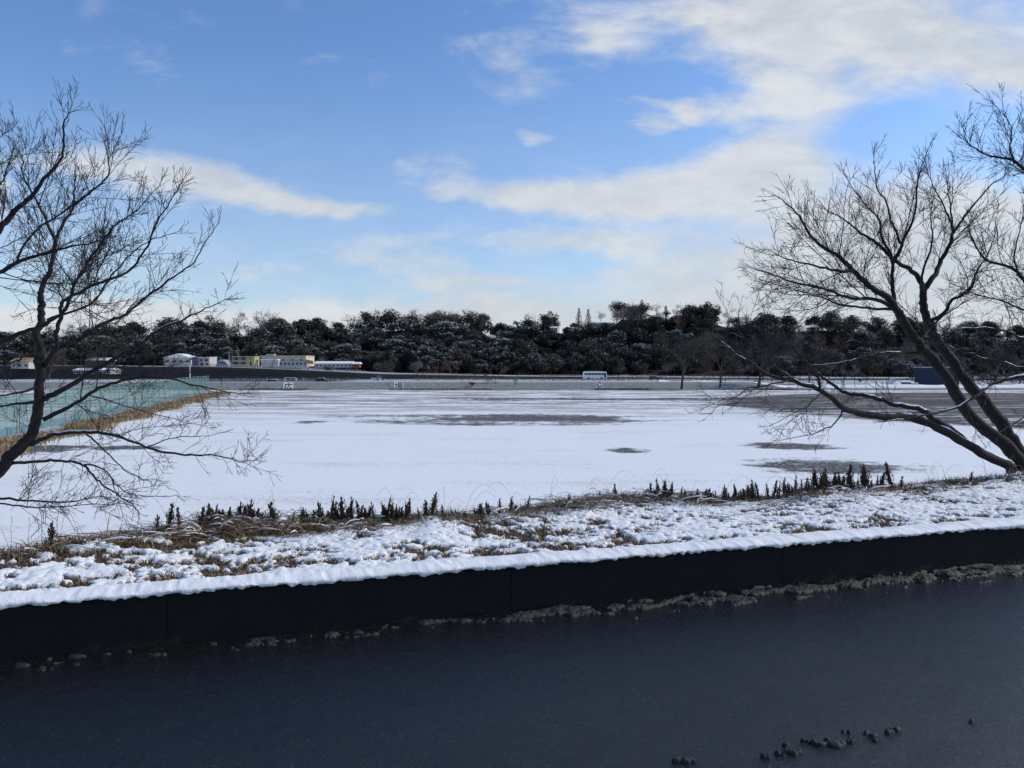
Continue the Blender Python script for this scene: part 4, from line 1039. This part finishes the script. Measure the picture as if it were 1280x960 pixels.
for i in range(0, NSEG + 1):
    p = A3.lerp(B3, i / NSEG)
    if p.y < 34: continue
    mb = MB(); mb.tube([Vector((0, 0, -.1)), Vector((0, 0, 3.45))], [.045, .045], 6); mb.build('post', M['steel'], nf, loc=p)
mb = MB()
for z_ in (3.38, .38): mb.tube([A3 + Vector((0, 0, z_)), B3 + Vector((0, 0, z_))], [.025, .025], 4)
mb.build('rail', M['steel'], nf)
p = P(10, 549, 56); lp = thing('marker_post', 'short pale double post standing in the snow by the net fence', 'post', (p.x, p.y, 0))
mb = MB(); mb.tube([Vector((-.12, 0, 0)), Vector((-.12, 0, .8))], [.035, .035], 6); mb.tube([Vector((.12, 0, 0)), Vector((.12, 0, .8))], [.035, .035], 6); mb.build('leg', M['steel'], lp)
mb = MB(); mb.box((0, 0, .85), (.45, .3, .12)); mb.build('snow', M['snow'], lp)

# ------------------------------------------------------------ sign boards
def sign(px, y0, y1, wpx, d_, strokes, label):
    w_ = wpx / F * d_; top = P(px, y0, d_).z; bot = P(px, y1, d_).z; h = top - bot
    p = P(px, 480, d_); g = gz(p.x, d_)
    root = thing('sign_board', label, 'sign', (p.x, d_, g), R(26)); w_ *= 1.1
    mb = MB(); mb.box((0, 0, (top + bot) / 2 - g), (w_, .06, h)); mb.build('board', M['white'], root)
    for sx in (-1, 1):
        mb = MB(); mb.tube([Vector((sx * w_ * .38, .06, -.2)), Vector((sx * w_ * .38, .06, top - g - .1))], [.04, .04], 6); mb.build('post', M['steel'], root)
    mb = MB(); cz = (top + bot) / 2 - g
    for (x0, z0, x1, z1, th) in strokes:
        a = Vector((x0 * w_ / 2, -.045, cz + z0 * h / 2)); b_ = Vector((x1 * w_ / 2, -.045, cz + z1 * h / 2))
        dv = b_ - a; ln = dv.length; k = th * w_ / 2 / 2; t1 = dv.normalized(); t2 = Vector((-t1.z, 0, t1.x))
        c8 = []
        for yy in (-.012, .012):
            for q in (a - t1 * k * .6 - t2 * k, b_ + t1 * k * .6 - t2 * k, b_ + t1 * k * .6 + t2 * k, a - t1 * k * .6 + t2 * k): c8.append(q + Vector((0, yy, 0)))
        mb.add(c8, [(0, 1, 2, 3), (7, 6, 5, 4), (0, 4, 5, 1), (1, 5, 6, 2), (2, 6, 7, 3), (3, 7, 4, 0)])
    mb.build('lettering', M['black'], root); return root
T = .17
hiro = [(0, .82, 0, .6, T), (-.62, .55, .78, .55, T), (-.60, .55, -.62, -.1, T), (-.62, -.1, -.82, -.78, T), (.12, .35, -.32, -.62, T), (-.32, -.62, .62, -.52, T), (.30, -.12, .68, -.78, T)]
ba = [(-.85, .3, -.35, .3, .15), (-.60, .8, -.60, -.5, .15), (-.88, -.62, -.32, -.42, .15),
      (-.12, .80, .72, .80, .13), (-.12, .80, -.12, .22, .13), (.72, .80, .72, .22, .13), (-.12, .51, .72, .51, .11), (-.12, .24, .72, .24, .13),
      (-.3, -.02, .88, -.02, .13), (.02, -.02, -.28, -.42, .13), (.02, -.28, .78, -.28, .12), (.78, -.28, .68, -.82, .13), (.68, -.82, .5, -.72, .12), (.30, -.3, -.15, -.78, .11), (.55, -.3, .22, -.85, .11)]
cc = [(.55, .42, .3, .7, .3), (.3, .7, -.3, .7, .3), (-.3, .7, -.55, .42, .3), (-.55, .42, -.55, -.42, .3), (-.55, -.42, -.3, -.7, .3), (-.3, -.7, .3, -.7, .3), (.3, -.7, .55, -.42, .3)]
sign(360.5, 478, 488.6, 11.2, 176, hiro, 'square white sign board with the roof shaped character 広, leftmost of the three signs')
sign(498.5, 477, 487.2, 10.6, 176, ba, 'square white sign board with the many stroked character 場, middle of the three signs')
sign(749, 476.6, 485.0, 7.2, 177, cc, 'small white sign board with the letter C below the white bus')

# ------------------------------------------------------------ bus
p = P(743.5, 475.5, 300)
bus = thing('parked_bus', 'white bus standing side-on on the flat below the dark hill', 'bus', (p.x, 300, gz(p.x, 300)))
Lb, Hb, Wb = 8.9, 2.95, 2.3
mb = MB()
prof = [(-Lb / 2, .35), (Lb / 2 - .05, .35), (Lb / 2, .6), (Lb / 2, 1.5), (Lb / 2 - .12, Hb - .25), (Lb / 2 - .35, Hb), (-Lb / 2 + .15, Hb), (-Lb / 2, Hb - .2)]
mb.prism(prof, -Wb / 2, Wb / 2, axis='y'); mb.build('body', M['white'], bus)
for i in range(6):
    mb = MB(); x0 = -Lb / 2 + .45 + i * 1.25; mb.box((x0 + .57, -Wb / 2 - .01, 2.05), (1.12, .03, .72)); mb.build('window', M['darkglass'], bus)
mb = MB(); mb.box((Lb / 2 - .72, -Wb / 2 - .012, 1.55), (.75, .03, 1.75)); mb.build('door', M['darkglass'], bus)
mb = MB(); mb.box((Lb / 2 - .02, 0, 1.95), (.1, Wb * .85, .95)); mb.build('windscreen', M['darkglass'], bus)
for x0 in (-Lb / 2 + 2.0, Lb / 2 - 2.0):
    for sy in (-1, 1):
        mb = MB(); mb.tube([Vector((x0, sy * (Wb / 2 - .14), .45)), Vector((x0, sy * (Wb / 2 + .03), .45))], [.45, .45], 14); wh = mb.build('wheel', M['rubber'], bus)
        mb = MB(); mb.tube([Vector((x0, sy * (Wb / 2 + .02), .45)), Vector((x0, sy * (Wb / 2 + .05), .45))], [.22, .2], 10); mb.build('rim', M['steel'], wh)
mb = MB(); mb.box((-.5, 0, Hb + .05), (Lb * .75, Wb * .8, .1)); mb.build('snow', M['snow'], bus)

def car(px, d_, rz, paint, label, L_=4.0):
    x_ = (px - 640) / F * d_; root = thing('parked_car', label, 'car', (x_, d_, gz(x_, d_)), rz)
    mb = MB(); prof = [(-L_ / 2, .3), (L_ / 2, .3), (L_ / 2, .75), (L_ / 2 - .9, .9), (-L_ / 2 + .1, .95), (-L_ / 2, .8)]
    mb.prism(prof, -.82, .82, axis='y'); mb.build('body', paint, root)
    mb = MB(); prof = [(-L_ / 2 + .15, .93), (L_ / 2 - .95, .90), (L_ / 2 - 1.5, 1.42), (-L_ / 2 + .35, 1.45)]
    mb.prism(prof, -.74, .74, axis='y'); mb.build('cabin', M['darkglass'], root)
    mb = MB(); mb.box((-.35, 0, 1.47), (L_ * .45, 1.3, .08)); mb.build('roof', M['snow'] if paint is not M['white'] else M['white'], root)
    for x0 in (-L_ / 2 + .75, L_ / 2 - .8):
        for sy in (-1, 1):
            mb = MB(); mb.tube([Vector((x0, sy * .66, .31)), Vector((x0, sy * .84, .31))], [.31, .31], 12); mb.build('wheel', M['rubber'], root)
car(343, 215, .1, M['carpaint'], 'dark car parked behind the bank left of the 広 sign')
car(403, 245, 0, M['carpaint'], 'dark car standing on the wet car park right of the 広 sign')
car(818, 290, 0, M['carpaint'], 'small dark car on the flat right of the white bus')
car(475, 285, .2, M['blue'], 'small blue car on the flat left of the brown leafless tree', 3.4)

# ------------------------------------------------------------ buildings on the terrace
def house(name, label, px0, px1, ty, by, d_, wall, roof='flat', depth=8, roofm=None, rz=0, wins=(), snow=True, ridge_f=.35):
    a = P(px0, by, d_); b_ = P(px1, ty, d_); w_ = b_.x - a.x; h = b_.z - a.z; cx = (a.x + b_.x) / 2
    root = thing(name, label, 'building', (cx, d_, a.z - .3), rz)
    hw = h + .3 if roof == 'flat' else (h + .3) * (1 - ridge_f)
    mb = MB(); mb.box((0, depth / 2, hw / 2), (w_, depth, hw)); mb.build('wall', wall, root)
    mb = MB()
    if roof == 'flat': mb.box((0, depth / 2, hw + .12), (w_ + .4, depth + .4, .24))
    elif roof == 'gable':
        mb.prism([(-.5, hw), (depth + .5, hw), (depth / 2, h + .3)], -w_ / 2 - .4, w_ / 2 + .4, axis='x')
    else:  # gable end to camera
        mb.prism([(-w_ / 2 - .5, hw), (w_ / 2 + .5, hw), (0, h + .3)], -.4, depth + .4, axis='y')
    mb.build('roof', roofm or M['snow'], root)
    for (fx, fz, fw, fh) in wins:
        mb = MB(); mb.box((fx * w_, -.03, fz * hw), (fw * w_, .08, fh * hw)); mb.build('window', M['darkglass'], root)
    return root
def grid(n, z0, fw, fh, rows=1, dz=.0): return [((i + .5) / n - .5, z0 + j * dz, fw, fh) for i in range(n) for j in range(rows)]
house('gable_house', 'white hall with snowy low gable roof, leftmost of the row on the terrace', 205, 239, 442, 456, 316, M['offwhite'], 'end', 9, wins=grid(4, .55, .12, .25))
house('town_house', 'two storey white house with a blue left end wall beside the hall', 241, 262, 447, 457, 318, M['offwhite'], 'flat', 8, wins=[(.0, .7, .16, .3), (.3, .7, .2, .3), (.05, .25, .18, .35), (.34, .25, .15, .25)])
o = MB(); c0 = P(244.2, 452, 317.3); o.box((c0.x, 317.6, c0.z + .3), (1.9, .5, 3.1)); tag(o.build('blue_hoarding', M['blue']), 'blue sheeting upright against the left of the two storey house', 'hoarding')
# plastic dome shelter
c0 = P(278, 458, 314); dm = thing('dome_shelter', 'low arched pale shelter with blue sheet front', 'shelter', tuple(c0))
mb = MB(); pr = [(math.cos(a) * 2.6, math.sin(a) * 2.7) for a in np.linspace(0, math.pi, 13)]; mb.prism(pr, 0, 6, axis='y'); mb.build('cover', M['grey'], dm, True)
mb = MB(); pr = [(math.cos(a) * 2.0, math.sin(a) * 2.1) for a in np.linspace(0, math.pi, 13)]; mb.prism(pr, -.15, -.01, axis='y'); mb.build('front', M['blue'], dm)
# balcony block
c0 = P(304.5, 458, 318); bb = thing('balcony_house', 'ochre two storey building with open white balconies', 'building', tuple(c0)); wB = 9.0
mb = MB(); mb.box((2.9, 3, 1.9), (3.0, 6, 3.8)); mb.build('wall', M['olive'], bb)
mb = MB(); mb.box((-1.6, 3.6, 1.8), (6, 4.6, 3.6)); mb.build('rear_wall', M['olive'], bb)
mb = MB(); mb.box((0, 2.7, 3.95), (9.4, 6.8, .25)); mb.build('roof', M['offwhite'], bb)
for z_ in (.25, 2.0):
    mb = MB(); mb.box((-1.6, .55, z_), (6, 1.5, .18)); mb.box((-1.6, -.1, z_ + .4), (6, .08, .22)); mb.build('balcony', M['offwhite'], bb)
for x_ in (-4.5, -1.6, 1.3):
    mb = MB(); mb.box((x_, -.1, 1.9), (.16, .16, 3.8)); mb.build('post', M['offwhite'], bb)
for x_ in (-3.4, -.4):
    for z_ in (1.05, 2.9):
        mb = MB(); mb.box((x_, 1.27, z_), (1.4, .08, 1.0)); mb.build('window', M['darkglass'], bb)
mb = MB(); mb.box((2.9, -.03, 1.0), (.7, .08, 1.6)); mb.build('door', M['darkglass'], bb)
yb = house('yellow_warehouse', 'long pale yellow flat roofed building behind a grey lean-to', 326, 382.5, 445, 457, 326, M['yellow'], 'flat', 14, roofm=M['olive'], wins=grid(5, .62, .05, .12))
mb = MB(); mb.box((-6.5, 5, 4.75), (3.2, 3, .7)); mb.build('roof_unit', M['grey'], yb)
house('white_garage', 'plain white box garage in front of the left half of the yellow building', 326.5, 348, 451.5, 458, 318, M['offwhite'], 'flat', 5, wins=())
cn = thing('canopy', 'thin white flat canopy on posts left of the white garage', 'canopy', tuple(P(335, 458, 321)))
mb = MB(); mb.box((0, 0, 2.75), (9, 3, .3)); mb.build('roof', M['white'], cn)
for x_ in (-4.3, 4.3):
    mb = MB(); mb.tube([Vector((x_, 0, -.2)), Vector((x_, 0, 2.7))], [.1, .1], 6); mb.build('post', M['steel'], cn)
house('lean_to', 'low grey panelled lean-to in front of the yellow building', 349, 384, 451.5, 458.5, 320, M['grey'], 'flat', 4, roofm=M['steel'], wins=grid(7, .6, .08, .3))
o = MB(); c0 = P(387, 452.5, 317); o.prism([(-1.7, -.5), (1.7, -.9), (1.5, .4), (-1.2, 1.0)], 316, 317, axis='y')
for i in range(len(o.v)): o.v[i] += Vector((c0.x, 0, c0.z))
tag(o.build('orange_tarpaulin', M['orange']), 'yellow orange tarpaulin sloping off the right end of the lean-to', 'tarpaulin')
house('low_shed', 'long low grey white shed with snowy roof right of the yellow building', 394, 440, 451.5, 458.5, 322, M['grey'], 'gable', 5, wins=grid(9, .5, .05, .35))
house('red_hut', 'small brick red hut at the right end of the long low shed', 441, 449, 452.5, 458.5, 320, M['red'], 'gable', 4, wins=[(0, .5, .2, .4)])
# far left
house('long_shed', 'long white roofed shed seen through the left tree branches', 92, 138, 460, 466.5, 290, M['steel'], 'gable', 8, wins=grid(9, .4, .08, .4))
house('dark_house', 'dark house with blue grey wall behind the long white shed', 108, 132, 447, 456, 312, M['darkblue'], 'gable', 8, wins=grid(3, .5, .15, .3))
house('ochre_roof_house', 'house with an ochre roof at far left behind the tree trunk', 14, 36, 447, 460, 300, M['offwhite'], 'gable', 8, roofm=M['orange'], wins=grid(3, .45, .15, .3))
# terrace railing: white posts
rl = thing('terrace_railing', 'pale post railing along the top of the dark bank below the buildings', 'railing')
pts = []
for px in np.arange(262, 452, 3.2):
    x_ = (px - 640) / F * 307; z_ = gz(x_, 307.2); pts.append(Vector((x_, 307.2, z_)))
for p in pts:
    mb = MB(); mb.box((0, 0, .5), (.22, .22, 1.2)); mb.build('post', M['offwhite'], rl, loc=p)
mb = MB()
for z_ in (.55, 1.0): mb.tube([p + Vector((0, 0, z_)) for p in pts], [.06] * len(pts), 4)
mb.build('rail', M['offwhite'], rl)

# poles
def pole(px, ty, by, d_, mat, label, arms=0):
    p = P(px, by, d_); h = (by - ty) / F * d_; root = thing('utility_pole', label, 'pole', tuple(p))
    mb = MB(); mb.tube([Vector((0, 0, -1)), Vector((0, 0, h))], [.17, .11], 8); mb.build('shaft', mat, root)
    for k in range(arms):
        mb = MB(); mb.box((0, 0, h - .5 - k * .8), (1.8, .12, .12)); mb.build('crossarm', mat, root)
pole(286.5, 439, 458, 312, M['steel'], 'grey utility pole between the dome shelter and the balcony building', 1)
pole(290.3, 434, 456, 330, M['wood'], 'tall brown wooden pole behind the balcony building', 1)
pole(320.5, 442, 458, 316, M['steel'], 'dark grey pole between the balcony building and the canopy', 2)
pole(237.5, 456, 470, 290, M['white'], 'slim white pole in front of the dark bank', 0)
pole(298, 441, 447, 319, M['steel'], 'short pole mounted behind the roof of the balcony building', 1)
pole(698.5, 401, 412, 405, M['steel'], 'utility pole on the hilltop left of the conifer pair', 1)
pole(681, 405, 413, 405, M['steel'], 'shorter utility pole on the hilltop above the centre', 1)

# football goal frames
def goal(px, d_, wpx, label):
    x_ = (px - 640) / F * d_; w_ = wpx / F * d_; h = w_ / 3
    root = thing('goal_frame', label, 'goal', (x_, d_, gz(x_, d_)))
    for sx in (-1, 1):
        mb = MB(); mb.tube([Vector((sx * w_ / 2, 0, 0)), Vector((sx * w_ / 2, 0, h))], [.09, .09], 6); mb.build('post', M['white'], root)
        mb = MB(); mb.tube([Vector((sx * w_ / 2, 0, h)), Vector((sx * w_ / 2, 1.8, 0))], [.06, .06], 5); mb.build('stay', M['white'], root)
    mb = MB(); mb.tube([Vector((-w_ / 2, 0, h)), Vector((w_ / 2, 0, h))], [.09, .09], 6); mb.build('crossbar', M['white'], root)
goal(363, 262, 14, 'white goal frame on the dark car park behind the 広 sign')
goal(470, 262, 12, 'white goal frame on the flat left of the blue car')

# hilltop buildings
house('hilltop_warehouse', 'long grey warehouse roof on the hilltop behind the pair of conifers', 737, 768, 402.5, 409, 410, M['grey'], 'gable', 10, roofm=M['steel'], wins=grid(6, .5, .05, .3))
for i, (a, b_, ty, lab) in enumerate([(654, 664, 406, 'small snowy roofed house, left one of two on the hilltop'), (688, 697, 407.5, 'small snowy roofed house on the hilltop beside the pole')]):
    house('hilltop_house', lab, a, b_, ty, ty + 6, 404, M['grey'], 'gable', 7, wins=grid(2, .5, .15, .3)).location.z -= 0

# right-hand shed, box and sheets
p = P(1176, 481, 205); g = gz(p.x, 205)
sh = thing('blue_shed', 'dark blue shed with pale flat roof behind the right tree trunks', 'shed', (p.x, 205, g))
mb = MB(); mb.box((0, 2, 2.4), (9.6, 4, 4.8)); mb.build('wall', M['darkblue'], sh)
mb = MB(); mb.box((0, 2, 4.95), (10, 4.4, .22)); mb.build('roof', M['grey'], sh)
mb = MB(); mb.box((2.2, -.03, 1.2), (1.2, .08, 2.2)); mb.build('door', M['steel'], sh)
def crate(px, by, d_, wpx, hpx, mat, name, label, cat, lid=None):
    p = P(px, by, d_); w_ = wpx / F * d_; h = hpx / F * d_; z0 = gz(p.x, d_)
    root = thing(name, label, cat, (p.x, d_, z0)); mb = MB()
    mb.box((0, .8, h * .45), (w_, 1.6, h * .9), top=(.96, .96)); mb.build('body', mat, root)
    mb = MB(); mb.prism([(-.1, h * .9), (1.7, h * .9), (.8, h * 1.05)], -w_ / 2 - .05, w_ / 2 + .05); mb.build('cover', lid or mat, root)
crate(1133, 481, 200, 12, 7, M['blue'], 'tarp_covered_stack', 'bright blue sheet covered stack left of the dark blue shed', 'stack', M['snow'])
crate(1123, 481, 198, 7, 6, M['white'], 'white_box', 'white box between the orange topped box and the blue stack', 'box')
crate(1117.5, 479.5, 212, 5, 9, M['white'], 'orange_topped_box', 'upright white box with orange top, leftmost by the dark blue shed', 'box', M['orange'])
crate(1144, 481, 201, 9, 5, M['leafdark'], 'green_sheet_stack', 'low dull green stack between the blue stack and the shed', 'stack', M['snow'])
# pale snow bank on the right flat
mb = MB()
n_ = 90; xs = np.linspace(36, 200, n_)
for j, (dy, zz) in enumerate(((-2.5, 0), (-1.2, .55), (0, .7), (1.5, .5), (3, 0))):
    for x_ in xs: mb.v.append(Vector((x_, 196 + dy + .01 * x_, zz * (.5 + 1.0 * float(vnoise(np.array([x_ * .35]), np.array([j * 3.1]))[0])) + gz(x_, 196.0) * .6)))
for j in range(4):
    for i in range(n_ - 1): mb.f.append((j * n_ + i, j * n_ + i + 1, (j + 1) * n_ + i + 1, (j + 1) * n_ + i)); mb.mi.append(0)
tag(mb.build('snow_bank', M['snow'], smooth=True), 'low ploughed snow bank in front of the shed and hedge', None, None, 'structure')

for pr in protos_all:
    if pr.name not in used:
        for ch in list(pr.children): bpy.data.objects.remove(ch)
        bpy.data.objects.remove(pr)
print('forest', cnt)
